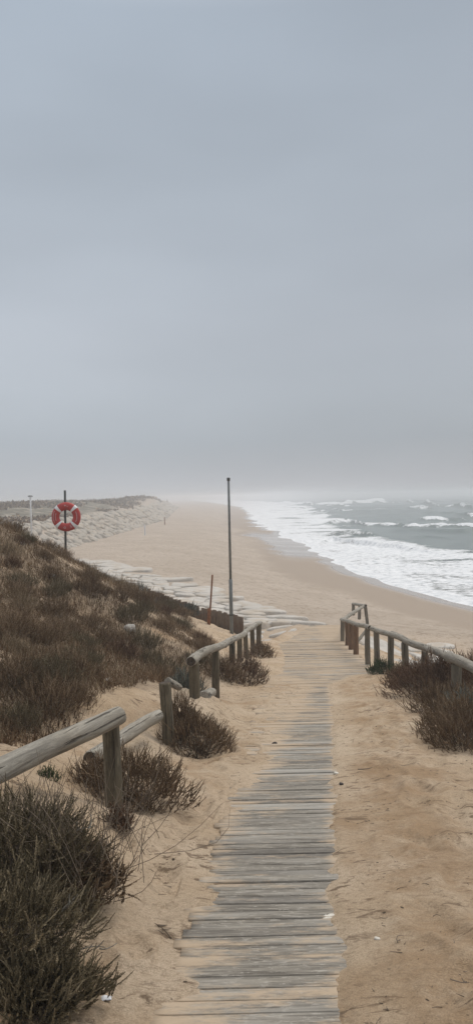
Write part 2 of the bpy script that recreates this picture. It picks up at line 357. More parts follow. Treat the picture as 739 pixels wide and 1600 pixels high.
def ground(x, y, fine=True):
    x = np.asarray(x, dtype=np.float64); y = np.asarray(y, dtype=np.float64)
    zb = beachz(x, y)
    m = (y < 46) & (x > -60) & (x < 40) & (y > -40)
    zn = np.zeros_like(x); zn[m] = np.clip(rbf(x[m], y[m]), 1.5, 8.4)
    wgt = np.where(m, 1-np.maximum(sst(27, 38, y), np.maximum(sst(9, 16, x), sst(30, 50, -x))), 0)
    # dune top keeps its height far behind and to the left
    z = zn*wgt+zb*(1-wgt)
    back = sst(15, 35, -y); z = z*(1-back)+7.0*back*(x < 40)+zb*back*(x >= 40)
    el = x-deckL(y); er = deckR(y)-x
    ins = np.minimum(el, er); k = sst(-.55, -.02, ins)*(y > -6)*(y < 26.6)
    dk = zdeck(y)
    s = shore(y)-x; dry = sst(6, 16, s)
    dist = np.hypot(x, y)
    rough = .05*fbm(x/.9, y/.9, 11, 4)+.038*fbm(x/.16, y/.16, 15, 3)*(dist < 30)
    rough = rough*(1-.75*sst(25, 40, y)*(1-sst(-2, 2, toe(y)-x)))
    # trodden beach
    rough = rough + .035*fbm(x/.55, y/.55, 19, 3)*sst(24, 30, y)*sst(9, 13, s)*(dist < 90)*(1-sst(-4, 0, toe(y)-x))
    z0 = z+rough*np.where(s < 40, dry, 1)
    if not fine: return z0*(1-k)+(dk+.02)*k
    dr_ = drift(x, y); zi = dk + dr_+.003*fbm(x/.12, y/.12, 23, 2)+sst(.005, .05, dr_)*.022*fbm(x/.22, y/.22, 27, 4)
    return z0*(1-k)+zi*k
def gz(x, y): return float(ground(np.array([float(x)]), np.array([float(y)]))[0])
# footprints and scuffs, world positions
FP = []
for i in range(150):
    yy = RNG.uniform(2.3, 13); side = RNG.random()
    if side < .72: xx = np.interp(yy, *VR)+.12+.25+abs(RNG.normal(0, .7))
    else: xx = np.interp(yy, *VL)-.15-abs(RNG.normal(0, .35))
    FP.append((xx, yy, RNG.uniform(.04, .10), RNG.uniform(-.5, .5)))
def polar(rs, th):
    rr, tt = np.meshgrid(rs, th, indexing='ij'); X = rr*np.sin(tt); Y = rr*np.cos(tt)
    nr, ntq = rr.shape; i = np.arange(nr-1)[:, None]*ntq+np.arange(ntq-1)[None, :]
    F = np.stack([i, i+ntq, i+ntq+1, i+1], -1).reshape(-1, 4)
    return X.ravel(), Y.ravel(), F[:, ::-1].copy()
fov = np.arange(-21, 21.001, .085)
side = np.concatenate([np.arange(21.4, 40, .5), np.arange(40, 180.1, 2.5)]); side[-1] = 180
th = np.radians(np.concatenate([-side[::-1], fov, side]))
rs = np.concatenate([[.02, .3, .7], np.exp(np.arange(math.log(1.2), math.log(34), .0038)), np.exp(np.arange(math.log(34.2), math.log(900), .008)), np.exp(np.arange(math.log(905), math.log(3400), .05))])
X, Y, F = polar(rs, th)
Z = ground(X, Y)
for (fx, fy, fr, fa) in FP:
    m = (abs(X-fx) < .3) & (abs(Y-fy) < .3) & ((X < np.interp(Y, *VL)-.12) | (X > np.interp(Y, *VR)+.15))
    if not m.any(): continue
    u = (X[m]-fx)*math.cos(fa)+(Y[m]-fy)*math.sin(fa); v = -(X[m]-fx)*math.sin(fa)+(Y[m]-fy)*math.cos(fa)
    q = np.sqrt((u/fr)**2+(v/(fr*1.9))**2)
    Z[m] += -.026*np.exp(-q**3)+.010*np.exp(-((q-1.45)/.4)**2)
s = shore(Y)-X; t = toe(Y)-X
beach = np.maximum(sst(22, 30, Y), sst(4.5, 8, X-.05*Y+.3)*sst(-5, 10, Y)) * (1-0)
wet = sst(8.5, 6.0, s+1.6*fbm(X/8, Y/14, 81, 3))
sheen = np.maximum(sst(2.2, .6, s), sst(7, 4, s+1.5*fbm(X/5, Y/20, 83, 3))*sst(80, 95, Y)*sst(165, 140, Y))*(s < 60)
wet = np.where(s < 60, wet, 0)
xs_ = X-np.interp(Y, *VR); trod = sst(.05, .3, xs_)*sst(.95+.05*Y, .5, xs_+.35*fbm(X/.7, Y/.7, 85, 3))*sst(15, 11, Y)*sst(1.5, 2.4, Y)*.75
xl_ = np.interp(Y, *VL)-X; trod = np.maximum(trod, sst(.1, .3, xl_)*sst(.9, .5, xl_)*sst(9.5, 8, Y)*sst(4.5, 5.5, Y)*.6)
pale = sst(.1, .5, fbm(X/1.3, Y/1.3, 91, 4))*.6*(1-beach)
pale = np.maximum(pale, sst(.5, 1.6, X-np.interp(Y, *VR)+.5*fbm(X/.8, Y/.8, 95, 3))*.55*(Y < 12)*(X < 5))
pale = np.maximum(pale, beach*sst(1.2, .3, abs(s-12+1.2*fbm(X/9, Y/9, 97, 2)))*.7)
heath = sst(7, 12, t+3*fbm(X/9, Y/9, 99, 3))*sst(30, 45, Y)
heath = np.maximum(heath, sst(10, 30, -Y)*(X < 20))
soil_line = np.interp(Y, [-10, 3.0, 4.2, 5.5, 6.8, 8.5, 10, 12.5, 16, 20, 24], [-3, -.9, -1.6, -1.9, -1.5, -1.2, -.7, -.35, -.5, -1.2, -2.5])
soil = sst(-.1, .5, soil_line-X+.5*fbm(X/.9, Y/.9, 101, 4))*sst(27, 23, Y)*.75*(1-.9*sst(.20, .42, fbm(X/1.3, Y/1.0, 103, 4)))
gm = mesh('ground', np.stack([X, Y, Z], -1), F, [MSAND], True, dict(beach=beach, wet=wet, sheen=sheen, trod=trod, pale=pale, heath=heath, soil=soil))
g_ = link('beach_sand', gm); tag(g_, 'tan sand of path, dune and beach', 'sand', None, 'structure')

# ------------------------------------------------------------------ sea
rs2 = np.concatenate([np.exp(np.arange(math.log(18), math.log(700), .0045)), np.exp(np.arange(math.log(703), math.log(3200), .02))])
th2 = np.radians(np.concatenate([np.arange(-20, -5, .6), np.arange(-5, 21, .06), np.arange(21.2, 110, 1.)]))
X, Y, F = polar(rs2, th2)
q = X-shore(Y)                                    # seaward distance
warp = 6*fbm(X/40, Y/40, 201, 3)
Z = .22*np.sin((Y*.9+X*.25+warp)/5.5)+.30*np.sin((Y*.8-X*.35+warp*1.5)/11)+.18*fbm(X/5, Y/4, 205, 4)
Z = Z*sst(8, 45, q)*(.9+1.3*sst(100, 400, Y))
foamw = np.interp(Y, [30, 60, 95, 134, 180, 210, 300, 500, 900], [60, 44, 21, 15, 22, 26, 32, 42, 60])
nzq = fbm(X/7, Y/9, 211, 4)
foam = sst(1.12, .86, q/foamw+.22*nzq)*(.80+.22*fbm(X/9, Y/6, 215, 4))
foam = np.maximum(foam, sst(5, 1.5, q)*.98)
lane = .8*sst(.15, .5, fbm(X/16, Y/5.5, 219, 4))*sst(.25, .5, q/foamw)*.32          # thinner lanes inside the wash
foam = foam-lane-.5*np.exp(-((Y-172)/13)**2)*sst(13, 20, q)
foam = np.maximum(foam, .33*sst(.1, .6, fbm(X/14, Y/8, 221, 4))*sst(1.0, 1.4, q/foamw)*sst(3.5, 1.2, q/foamw))
shoal = sst(16, 2, q)
def crest(pts, h, wd, fs, back=5., ragged=.5, seed=0):
    """breaking wave along a line read off the photograph: height, half width of the face, foam strength"""
    global Z, foam
    P = [onz(a, bb, h*.6) for a, bb in pts]; px = np.array([p.x for p in P]); py = np.array([p.y for p in P])
    o = np.argsort(px); px = px[o]; py = py[o]
    yl = np.interp(X, px, py); d = Y-yl+1.6*fbm(X/(wd*2.2), X*0, 300+seed, 3)*wd*.35
    L = px[-1]-px[0]; e = np.minimum(X-px[0], px[-1]-X)
    env = sst(-L*.05, L*.30, e+L*.12*fbm(X/(wd*1.5), X*0+seed, 330+seed, 3))*np.clip(.9+.8*fbm(X/(wd*3.5), X*0+seed, 331+seed, 3), .35, 1.25)
    face = np.exp(-np.where(d < 0, (d/(wd*.55))**2, (d/(wd*1.6))**2))
    Z = Z+h*face*env*(1+.45*fbm(X/(wd*.8), Y/(wd*.8), 310+seed, 4))
    br = np.clip(.8+ragged*1.4*fbm(X/(wd*2.5), X*0+seed, 320+seed, 3), 0, 1)
    d = d+wd*.9*fbm(X/(wd*.7), Y/(wd*.7), 340+seed, 4)
    ff = np.where(d < 0, sst(-wd*1.1, -wd*.4, d), sst(back, back*.2, d))*env*fs*br
    foam = np.maximum(foam, ff)
crest([(455, 845), (520, 841), (560, 847), (620, 853), (680, 861), (745, 867), (800, 873)], .55, 2.5, 1.0, 4, .25, 1)
crest([(500, 818), (525, 814), (545, 813), (570, 816), (605, 816), (640, 817), (665, 816)], 1.1, 4.5, .98, 5, .45, 2)
crest([(660, 816), (700, 817), (760, 817)], .7, 4, .85, 4, .6, 3)
crest([(470, 787), (520, 786), (560, 784), (600, 783), (640, 784), (690, 783)], 2.2, 10, 1.1, 16, .35, 4)
crest([(646, 790), (665, 788), (700, 791), (739, 792), (800, 792)], 1.7, 8, 1.1, 14, .3, 5)
crest([(570, 794), (610, 793), (650, 792)], .9, 7, .8, 8, .5, 6)
crest([(528, 796), (540, 794), (553, 796)], 1.2, 6, 1.05, 8, .2, 7)
crest([(375, 802), (410, 800), (450, 799), (490, 800), (540, 800)], .9, 7, .95, 12, .4, 8)
crest([(370, 794), (420, 790), (470, 792), (520, 792)], 1.2, 9, .85, 10, .6, 9)
crest([(640, 838), (680, 839), (720, 843)], .4, 3, .7, 3, .6, 10)
crest([(505, 832), (545, 831), (600, 834)], .8, 3.5, .62, 3, .8, 11)
crest([(600, 826), (660, 825), (720, 828), (780, 828)], .9, 5, .45, 3, .9, 12)
crest([(560, 803), (620, 802), (700, 801), (780, 803)], .8, 6, .5, 5, .9, 13)
rc = np.random.default_rng(31)
for i in range(22):
    vx = rc.uniform(450, 760); vy = rc.uniform(779, 826)**1.0; wpx = rc.uniform(10, 45)
    if onz(vx, vy).x-float(shore(onz(vx, vy).y)) < 30: continue
    sc_ = onz(vx, vy).y/200
    crest([(vx-wpx, vy+rc.uniform(-.4, 1)), (vx, vy), (vx+wpx, vy+rc.uniform(-.4, 1.2))], .5+.35*sc_, 3+2.2*sc_, rc.uniform(.6, .95), 3+2*sc_, .7, 40+i)
Z = Z-.02-.35*sst(0, -8, q)
foam = np.clip(foam, 0, 1)
m = q > -9                                        # keep the sheet only where there is water or swash
keep = m[F].all(1)
F = F[keep]; used = np.unique(F); re = -np.ones(len(X), dtype=np.int64); re[used] = np.arange(len(used)); F = re[F]
sm = mesh('sea', np.stack([X, Y, Z], -1)[used], F, [MSEA], True, dict(foam=foam[used], shoal=shoal[used]))
tag(link('sea', sm), 'grey green sea with white surf', 'sea', None, 'structure')

# ------------------------------------------------------------------ haze
HT = 10.0; HB = -4.2; HW = 3600
V = [(x, y, z) for z in (HB, HT) for y in (-HW, HW) for x in (-HW, HW)]
hm = mesh('haze', V, np.array([[0, 2, 3, 1], [4, 5, 7, 6], [0, 1, 5, 4], [2, 6, 7, 3], [0, 4, 6, 2], [1, 3, 7, 5]]))
MH = bpy.data.materials.new('sea_haze'); MH.use_nodes = True; nt = MH.node_tree; nt.nodes.clear()
mo = N(nt, 'ShaderNodeOutputMaterial'); pv = N(nt, 'ShaderNodeVolumePrincipled'); pv.inputs['Density'].default_value = .0023
pv.inputs['Color'].default_value = (.97, .98, 1, 1); nt.links.new(pv.outputs[0], mo.inputs['Volume'])
hm.materials.append(MH); tag(link('haze', hm), 'pale sea mist over beach and water', 'haze', None, 'stuff')

# ------------------------------------------------------------------ logs, posts, boards
def log_mesh(L, r0, r1, mats, seed=0, segs=14, rings=None, wob=.10, bend=0., cut=.0, flat=0.):
    """a pole along local Z with uneven girth, rounded arrises and knots"""
    rng = np.random.default_rng(seed+1000); rings = rings or max(6, int(L/.08)); V = []; F4 = []
    zs = np.concatenate([[0, .006], np.linspace(.02, L-.02, rings), [L-.006, L]])
    rf = np.concatenate([[.86, .96], np.ones(rings), [.96, .86]])
    a = np.arange(segs)/segs*2*np.pi
    ph = rng.uniform(0, 99)
    for z, k in zip(zs, rf):
        rr = (r0+(r1-r0)*z/L)*k
        nn = fbm(np.cos(a)*1.1+ph+z*1.3, np.sin(a)*1.1+z*2.2, seed, 3)+.5*fbm(np.cos(a)*3+ph+z*9, np.sin(a)*3+z*7, seed+9, 2)
        rad = rr*(1+wob*nn*1.6)
        bx = bend*math.sin(z/L*math.pi)+.25*r0*math.sin(z*2.1+ph); by = .2*r0*math.sin(z*1.7+ph*2)
        V.append(np.stack([np.cos(a)*rad+bx, np.sin(a)*rad*(1-flat)+by, np.full(segs, z)+cut*np.cos(a)*(z > L*.9)], -1))
    V = np.concatenate(V); nr = len(zs)
    i = np.arange(nr-1)[:, None]*segs; j = np.arange(segs)[None, :]; j2 = (j+1) % segs
    F4 = np.stack([i+j, i+j2, i+segs+j2, i+segs+j], -1).reshape(-1, 4)
    c0 = V[:segs].mean(0); c1 = V[-segs:].mean(0); nV = len(V); V = np.concatenate([V, [c0, c1]])
    j = np.arange(segs); j2 = (j+1) % segs
    T = np.concatenate([np.stack([np.full(segs, nV), j2, j], -1), np.stack([np.full(segs, nV+1), (nr-1)*segs+j, (nr-1)*segs+j2], -1)])
    me = mesh('log', V, [F4, T], mats, True)
    mi = np.zeros(len(me.polygons), dtype=np.int32)
    if len(mats) > 1: mi[len(F4):] = 1
    me.polygons.foreach_set('material_index', mi)
    sm_ = np.ones(len(me.polygons), dtype=bool); sm_[len(F4):] = False; me.polygons.foreach_set('use_smooth', sm_)
    return me
def pole(name, p0, p1, r0, r1, mats, parent=None, seed=0, **k):
    p0 = Vector(p0); p1 = Vector(p1); d = p1-p0
    base = parent.location if parent else Vector((0, 0, 0))
    o = link(name, log_mesh(d.length, r0, r1, mats, seed, **k), parent, p0-base, d.to_track_quat('Z', 'Y'))
    return o
def foot(px, py, d): q = at(px, py, d); return q
def post(parent, px, ptop, d, r, seed, mat=MPOST, lean=0, tilt=0, bury=.35, name='post'):
    q = at(px, ptop, d); zg = gz(q.x, q.y)
    return pole(name, (q.x+lean, q.y, zg-bury), (q.x, q.y+tilt, q.z), r*1.04, r*.98, [mat, MCUT], parent, seed, segs=14)

# near left railing
q1 = at(174, 1121, 4.85)
th_ = thing('wooden_railing', (q1.x, q1.y, gz(q1.x, q1.y)), 'thick grey log rail on one stout post, nearest railing at the left edge', 'railing')
post(th_, 172, 1122, 4.85, .056, 1)
e = at(186, 1117, 4.80); f_ = at(0, 1212, 4.0); f_ = f_+(f_-e)*.9
pole('rail', f_, e, .070, .060, [MRAIL, MRAIL], th_, 2, segs=20, wob=.08, bend=.01)
# fallen log behind it
a_ = at(140, 1207, 5.7); b_ = at(250, 1120, 6.95); a_.z = max(a_.z, gz(a_.x, a_.y)+.02)
o = pole('fallen_log', a_, b_, .060, .055, [MRAIL, MCUT], None, 3, segs=18, wob=.1)
tag(o, 'fallen grey log rail leaning low between the two nearest left posts', 'log')
# lone post
q2 = at(256, 1066, 7.2)
o = pole('wooden_post', (q2.x+.04, q2.y, gz(q2.x, q2.y)-.3), (q2.x, q2.y, q2.z), .060, .056, [MPOST, MCUT], None, 4)
tag(o, 'lone wooden post without a rail, between the near rail and the far left railing', 'post')
o = pole('broken_rail_end', at(264, 1064, 7.5), at(281, 1073, 7.9), .040, .034, [MRAIL, MRAIL], None, 5)
tag(o, 'short broken log end lying behind the lone left post', 'log')
o = pole('fallen_log', at(321, 1088, 9.0), at(330, 1080, 9.8), .07, .06, [MRAIL, MRAIL], None, 6)
tag(o, 'stubby grey log lying between the first two posts of the far left railing', 'log')
# long left railing
q = at(305, 1036, 8.8)
lr = thing('wooden_railing', (q.x, q.y, gz(q.x, q.y)), 'long grey log handrail running down to the beach on the left of the boardwalk', 'railing')
for i, (px, pt, d, r) in enumerate([(305, 1034, 8.8, .058), (335, 1017, 11, .055), (363, 1001, 13.2, .052), (375, 992, 14.6, .05), (384, 985, 15.9, .05), (394, 980, 17.4, .054), (404.5, 974, 19, .062)]):
    post(lr, px, pt, d, r, 10+i, lean=.01*(i % 3-1))
pole('rail', at(297, 1032, 8.5), at(355, 1004, 12.5), .058, .055, [MRAIL, MCUT], lr, 21, wob=.09, bend=.02)
pole('rail', at(350, 1008, 12.1), at(390, 983, 16.2), .054, .05, [MRAIL, MCUT], lr, 22, bend=-.02)
pole('rail', at(387, 983, 16), at(407, 973, 19.3), .055, .05, [MRAIL, MCUT], lr, 23)
# right railing
q = at(711, 1035, 9.5)
rr_ = thing('wooden_railing', (q.x, q.y, gz(q.x, q.y)), 'long wooden handrail along the right side of the boardwalk, turning at the bottom', 'railing')
for i, (px, pt, d, r) in enumerate([(711, 1037, 9.5, .062), (662, 1017, 11.8, .055), (633, 1004, 12.8, .057), (611, 994, 13.6, .055), (587, 986, 14.6, .053), (574, 982, 15.4, .055)]):
    post(rr_, px, pt, d, r, 30+i, MPOSTR, lean=.012*((i*2) % 3-1))
for i, (px, pt, pb, d) in enumerate([(556, 977, 1026, 17.8), (548, 974, 1018, 19.3), (541, 971, 1012, 20.8)]):
    q = at(px, pt, d); pole('post', (q.x, q.y, float(zdeck(d))-.25), q, .062, .06, [MPOSTB, MCUT], rr_, 40+i)
for i, (px, pt, d, ln) in enumerate([(535.5, 969, 22.6, -.07), (570.5, 948, 27.8, .06), (561, 944, 29.5, 0), (552, 944, 30.5, 0)]):
    q = at(px, pt, d); pole('post', (q.x+ln, q.y, EYE-4.85), q, .062, .06, [MPOSTR, MCUT], rr_, 50+i)
pole('rail', at(534, 968, 22.9), at(577, 981, 15.1), .052, .05, [MRAIL, MCUT], rr_, 61, bend=-.02)
pole('rail', at(573, 979, 15.5), at(628, 998, 12.8), .05, .048, [MRAIL, MCUT], rr_, 62)
pole('rail', at(611, 991, 13.7), at(704, 1030, 9.7), .056, .052, [MRAIL, MCUT], rr_, 63, bend=.02)
pole('rail', at(699, 1027, 9.7), at(790, 1066, 7.4), .064, .058, [MRAIL, MCUT], rr_, 64)
pole('rail', at(534, 969, 22.5), at(569, 946, 28.4), .06, .055, [MRAIL, MCUT], rr_, 65)
pole('rail', at(551, 944, 30.8), at(571, 946, 27.9), .055, .055, [MRAIL, MCUT], rr_, 66)
pole('brace', at(557, 1003, 19.5), at(573, 984, 22), .04, .04, [MPOSTR, MCUT], rr_, 67)

# boardwalk
bw = thing('boardwalk', (.6, 2, float(zdeck(2))), 'weathered grey plank boardwalk half buried in sand, leading down to the beach', 'boardwalk')
def cover(x, y):               # how much blown sand lies on the boards here
    L = np.interp(y, *VL); Rr = np.interp(y, *VR)
    a = np.exp(-np.clip(x-L, 0, 9)/.16)*.8; b_ = np.exp(-np.clip(Rr-x, 0, 9)/(.05+.06*(y < 3.8)))*.7
    return np.clip(np.maximum(a, b_)+.5*sst(2.9, 2.3, y), 0, 1)
def plank_arrays(y, k):
    rng = np.random.default_rng(5000+k)
    wd = .081+rng.uniform(-.005, .003); xl = float(deckL(y))+rng.uniform(-.04, .03); xr = float(deckR(y))+rng.uniform(-.03, .05)
    nx = 40; xs = np.linspace(xl, xr, nx); tn = rng.random()
    ez0 = .003*fbm(xs/.25, xs*0+k, 7, 3); ez1 = .003*fbm(xs/.25, xs*0+k+50, 8, 3)
    z0 = float(zdeck(y)); slope = float(zdeck(y+.06)-zdeck(y-.06))/.12
    lift = rng.uniform(-.0025, .0025)+(.006 if rng.random() < .07 else 0); tw = rng.uniform(-.0025, .0025); skew = rng.uniform(-.006, .006)
    prof = [(-wd/2, -.03), (-wd/2, -.002), (-wd/2+.003, 0), (wd/2-.003, 0), (wd/2, -.002), (wd/2, -.03)]
    V = []
    cv = cover(xs, y)
    for (dy, dz) in prof:
        e_ = ez0 if dy < 0 else ez1
        V.append(np.stack([xs, y+dy+e_+skew*(xs-xl), z0+slope*dy+dz+lift+tw*(xs-xl-1)/2], -1))
    V = np.stack(V, 1).reshape(-1, 3); m_ = len(prof)
    i = np.arange(nx-1)[:, None]*m_; j = np.arange(m_)[None, :]; j2 = (j+1) % m_
    F = np.stack([i+j, i+m_+j, i+m_+j2, i+j2], -1).reshape(-1, 4)[:, ::-1]
    caps = np.array([[0, 1, 2, 3, 4, 5], [(nx-1)*m_+t for t in (5, 4, 3, 2, 1, 0)]])[:, ::-1]
    return V, F, caps, np.full(len(V), tn), np.repeat(cv, len(prof))
rest = []; k = 0; yy = 1.0; org = np.array(bw.location)
while yy < 26.5:
    V, F4, C, tn, cv = plank_arrays(yy, k); V = V-org
    if k < 100:
        link('plank', mesh('plank', V, [F4, C], [MPLANK], False, dict(tone=tn, cover=cv)), bw)
    else: rest.append((V, F4, C, tn, cv))
    yy += .087; k += 1
def merge(lst):
    Vs = []; Fs = {}; T = []; U = []; n0 = 0
    for V, F4, C, tn, cv in lst:
        for f in (F4, C): Fs.setdefault(f.shape[1], []).append(f+n0)
        Vs.append(V); T.append(tn); U.append(cv); n0 += len(V)
    return np.concatenate(Vs), [np.concatenate(v) for v in Fs.values()], np.concatenate(T), np.concatenate(U)
V, Fs, T, U = merge(rest)
tag(link('plank', mesh('planks', V, Fs, [MPLANK], False, dict(tone=T, cover=U)), bw), kind='stuff')

# board fence on the dune foot
fe = thing('board_fence', at(376, 990, 20), 'low dark brown fence of upright boards at the foot of the dune', 'fence')
fl = [(226, 919, 23.6), (262, 932, 22.7), (300, 945, 21.6), (340, 955, 20.8), (377, 964.5, 20)]
ps = [at(*a) for a in fl]; pts = []
for a, bq in zip(ps[:-1], ps[1:]):
    m_ = max(1, round((bq-a).length/.115))
    for i in range(m_): pts.append(a.lerp(bq, i/m_))
pts.append(ps[-1])
def box_mesh(wx, wy, h, mats, seed=0, topskew=0):
    V = []; rng = np.random.default_rng(seed)
    for z in np.linspace(0, h, 5):
        for (a, bq) in ((-1, -1), (-.86, -1.1), (.86, -1.1), (1, -1), (1, 1), (.86, 1.1), (-.86, 1.1), (-1, 1)):
            V.append((a*wx/2+rng.uniform(-.001, .001), bq*wy/2, z+(topskew*a if z == h else 0)))
    V = np.array(V); i = np.arange(4)[:, None]*8; j = np.arange(8)[None, :]; j2 = (j+1) % 8
    F = np.stack([i+j, i+j2, i+8+j2, i+8+j], -1).reshape(-1, 4)
    return mesh('board', V, [F, np.array([[7, 6, 5, 4, 3, 2, 1, 0], [32+t for t in range(8)]])], mats)
rng = random.Random(3)
dirn = (ps[-1]-ps[0]).normalized(); ang = math.atan2(dirn.y, dirn.x)
for i, q in enumerate(pts):
    zg = min(gz(q.x, q.y), q.z-.3)-.25; h = q.z+rng.uniform(-.03, .03)-zg
    if rng.random() < .06: h -= .12
    o = link('board', box_mesh(.108+rng.uniform(-.008, .006), .05, h, [MFENCE], i, rng.uniform(-.008, .008)), fe, Vector((q.x, q.y, zg))-fe.location, Quaternion((0, 0, 1), ang+rng.uniform(-.05, .05)))
for a, bq, dz in ((ps[0], ps[2], -.16), (ps[2], ps[4], -.16)):
    pole('fence_rail', a+Vector((0, .06, dz)), bq+Vector((0, .06, dz)), .03, .03, [MFENCE, MCUT], fe, 71)

# ------------------------------------------------------------------ poles and buoy
def tube(L, r, seg=16, cap=True, r1=None):
    r1 = r1 or r; a = np.arange(seg)/seg*2*np.pi
    prof = [(0, r), (L-.3*r1, r1), (L-.1*r1, r1*.85), (L, r1*.4)]
    V = np.concatenate([np.stack([np.cos(a)*q, np.sin(a)*q, np.full(seg, z)], -1) for z, q in prof])
    i = np.arange(len(prof)-1)[:, None]*seg; j = np.arange(seg)[None, :]; j2 = (j+1) % seg
    F = np.stack([i+j, i+j2, i+seg+j2, i+seg+j], -1).reshape(-1, 4)
    return V, F, [np.arange(seg)[::-1][None, :], (np.arange(seg)+(len(prof)-1)*seg)[None, :]]
def rod(name, p0, p1, r, mat, parent=None, r1=None):
    V, F, caps = tube((Vector(p1)-Vector(p0)).length, r, r1=r1)
    base = parent.location if parent else Vector((0, 0, 0))
    return link(name, mesh(name, V, [F]+[np.concatenate(caps)], [mat], True), parent, Vector(p0)-base, (Vector(p1)-Vector(p0)).to_track_quat('Z', 'Y'))
f0 = at(362, 990, 19.5); f1 = at(357, 748, 19.5); fm_ = at(360.3, 905, 19.5)
fp = thing('flagpole', (f0.x, f0.y, gz(f0.x, f0.y)), 'tall bare thin grey metal pole standing by the end of the board fence', 'pole')
rod('sleeve', (f0.x, f0.y, gz(f0.x, f0.y)-.3), fm_, .046, MSTEEL, fp)
rod('mast', fm_-Vector((0, 0, .1)), f1, .034, MSTEEL, fp, .028)
rod('cap', f1-Vector((0, 0, .05)), f1+Vector((0, 0, .03)), .042, MSTEELD, fp)
rod('band', fm_.lerp(f0, .65)-Vector((0, 0, .03)), fm_.lerp(f0, .65)+Vector((0, 0, .03)), .054, MSTEELD, fp)
r0_ = at(325.5, 976, 19.3); r1_ = at(332, 898, 19.3); rm_ = at(327, 950, 19.3)
rp = thing('rusty_stake', (r0_.x, r0_.y, gz(r0_.x, r0_.y)), 'thin leaning rusty iron stake in front of the board fence', 'stake')
rod('shaft', r0_-Vector((0, 0, .3)), r1_, .022, MRUST, rp)
rod('sleeve', r0_-Vector((0, 0, .25)), rm_, .042, MRUST, rp)
b0 = at(103.2, 880, 19); b1 = at(102, 766, 19); bc = at(104, 807.5, 18.93)
bp = thing('buoy_pole', (b0.x, b0.y, gz(b0.x, b0.y)), 'thin dark grey metal pole carrying the red lifebuoy on the dune', 'pole')
rod('shaft', (b0.x, b0.y, gz(b0.x, b0.y)-.3), b1, .028, MSTEELD, bp)
rod('hook', at(103, 795, 19), at(104, 794, 18.87), .012, MSTEELD, bp)
lb = thing('lifebuoy', bc, 'red ring lifebuoy with four white bands hanging on the pole above the dune', 'lifebuoy')
Ro, ro = .262, .098
def torus_part(a0, a1, rad, na, mat, name, flat=.62, closed=False):
    a = np.linspace(a0, a1, na, endpoint=not closed); t = np.arange(20)/20*2*np.pi
    A_, T_ = np.meshgrid(a, t, indexing='ij')
    rr = Ro+rad*np.cos(T_); V = np.stack([rr*np.cos(A_), -rad*flat*np.sin(T_), rr*np.sin(A_)], -1).reshape(-1, 3)
    i = np.arange(na if closed else na-1)[:, None]; j = np.arange(20)[None, :]; i2 = (i+1) % na; j2 = (j+1) % 20
    F = np.stack([i*20+j, i*20+j2, i2*20+j2, i2*20+j], -1).reshape(-1, 4)
    Fs = [F]
    if not closed: Fs.append(np.array([np.arange(20)[::-1], (na-1)*20+np.arange(20)]))
    return link(name, mesh(name, V, Fs, [mat], True), lb)
torus_part(0, 2*np.pi, ro, 72, MRED, 'ring', closed=True)
for k in range(4):
    c_ = R(45+90*k); torus_part(c_-.125, c_+.125, ro+.006, 8, MWHITE, 'band')
# rows of small white lettering around the ring, too small to read in the photograph, and the round mark with its three lines
def mark(angle, rad, da, dr, nm='lettering'):
    u = (rad-Ro)/ro; u0 = (rad-dr/2-Ro)/ro; u1 = (rad+dr/2-Ro)/ro; V = []
    for aa in np.linspace(angle-da/2, angle+da/2, 6):
        for uu in (u0, u1):
            for off in (.0015, .004):
                y = -(ro*.62*math.sqrt(max(0, 1-uu*uu))+off); r_ = Ro+ro*uu; V.append((r_*math.cos(aa), y, r_*math.sin(aa)))
    F = []
    for i in range(5):
        b_ = i*4
        for (p_, q_) in ((0, 1), (1, 3), (3, 2), (2, 0)): F.append((b_+p_, b_+q_, b_+4+q_, b_+4+p_))
    return np.array(V), np.array(F)
def marks(lst, name):
    Vs = []; Fs = []; n0 = 0
    for m_ in lst: V, F = mark(*m_); Vs.append(V); Fs.append(F+n0); n0 += len(V)
    return link(name, mesh(name, np.concatenate(Vs), np.concatenate(Fs), [MMARK]), lb)
rg = random.Random(5)
def row(a0, a1, rad, dr=.013):
    L = []; a = a0
    while a < a1-.05:
        w_ = rg.uniform(.03, .07); L.append((a+w_/2, rad, w_, dr)); a += w_+.018
    return L
marks(row(R(152), R(208), .305)+row(R(158), R(202), .25), 'lettering')
marks(row(R(-28), R(28), .275, .016), 'lettering')
marks([(R(92), .275, .10, .03), (R(80), .262, .12, .012)], 'lettering')
marks([(R(-62+4*i), rr2, .14, .01) for i, rr2 in ((0, .24), (0, .265), (0, .29))], 'lettering')
cc = [(R(-96)+.085*math.cos(t)*1., .268+.022*math.sin(t), .035, .012) for t in np.arange(0, 6.28, .52)]
marks(cc, 'round_mark')
# distant lamp post
l0 = at(50, 820, 60); l1 = at(48, 777.5, 60)
lp = thing('street_lamp', (l0.x, l0.y, l0.z-1.5), 'distant white street lamp standing beyond the dune crest at far left', 'street lamp')
rod('column', l0-Vector((0, 0, 1.5)), l1, .075, MLAMPW, lp, .06)
rod('arm', l1-Vector((.1, 0, 0)), l1+Vector((.1, 0, 0)), .03, MLAMPW, lp)
V = np.array([(x*.16, y*.14, z*.05*(1 if z < 0 else (.5 if abs(x) > .9 else 1))) for z in (-1, 1) for x, y in ((-1, -1), (0, -1.15), (1, -1), (1, 1), (0, 1.15), (-1, 1))])
link('lamp_head', mesh('lamp_head', V, [np.array([[i, (i+1) % 6, 6+(i+1) % 6, 6+i] for i in range(6)]), np.array([[5, 4, 3, 2, 1, 0], [6, 7, 8, 9, 10, 11]])], [MSTEELD]), lp, l1-lp.location+Vector((0, 0, .12)))
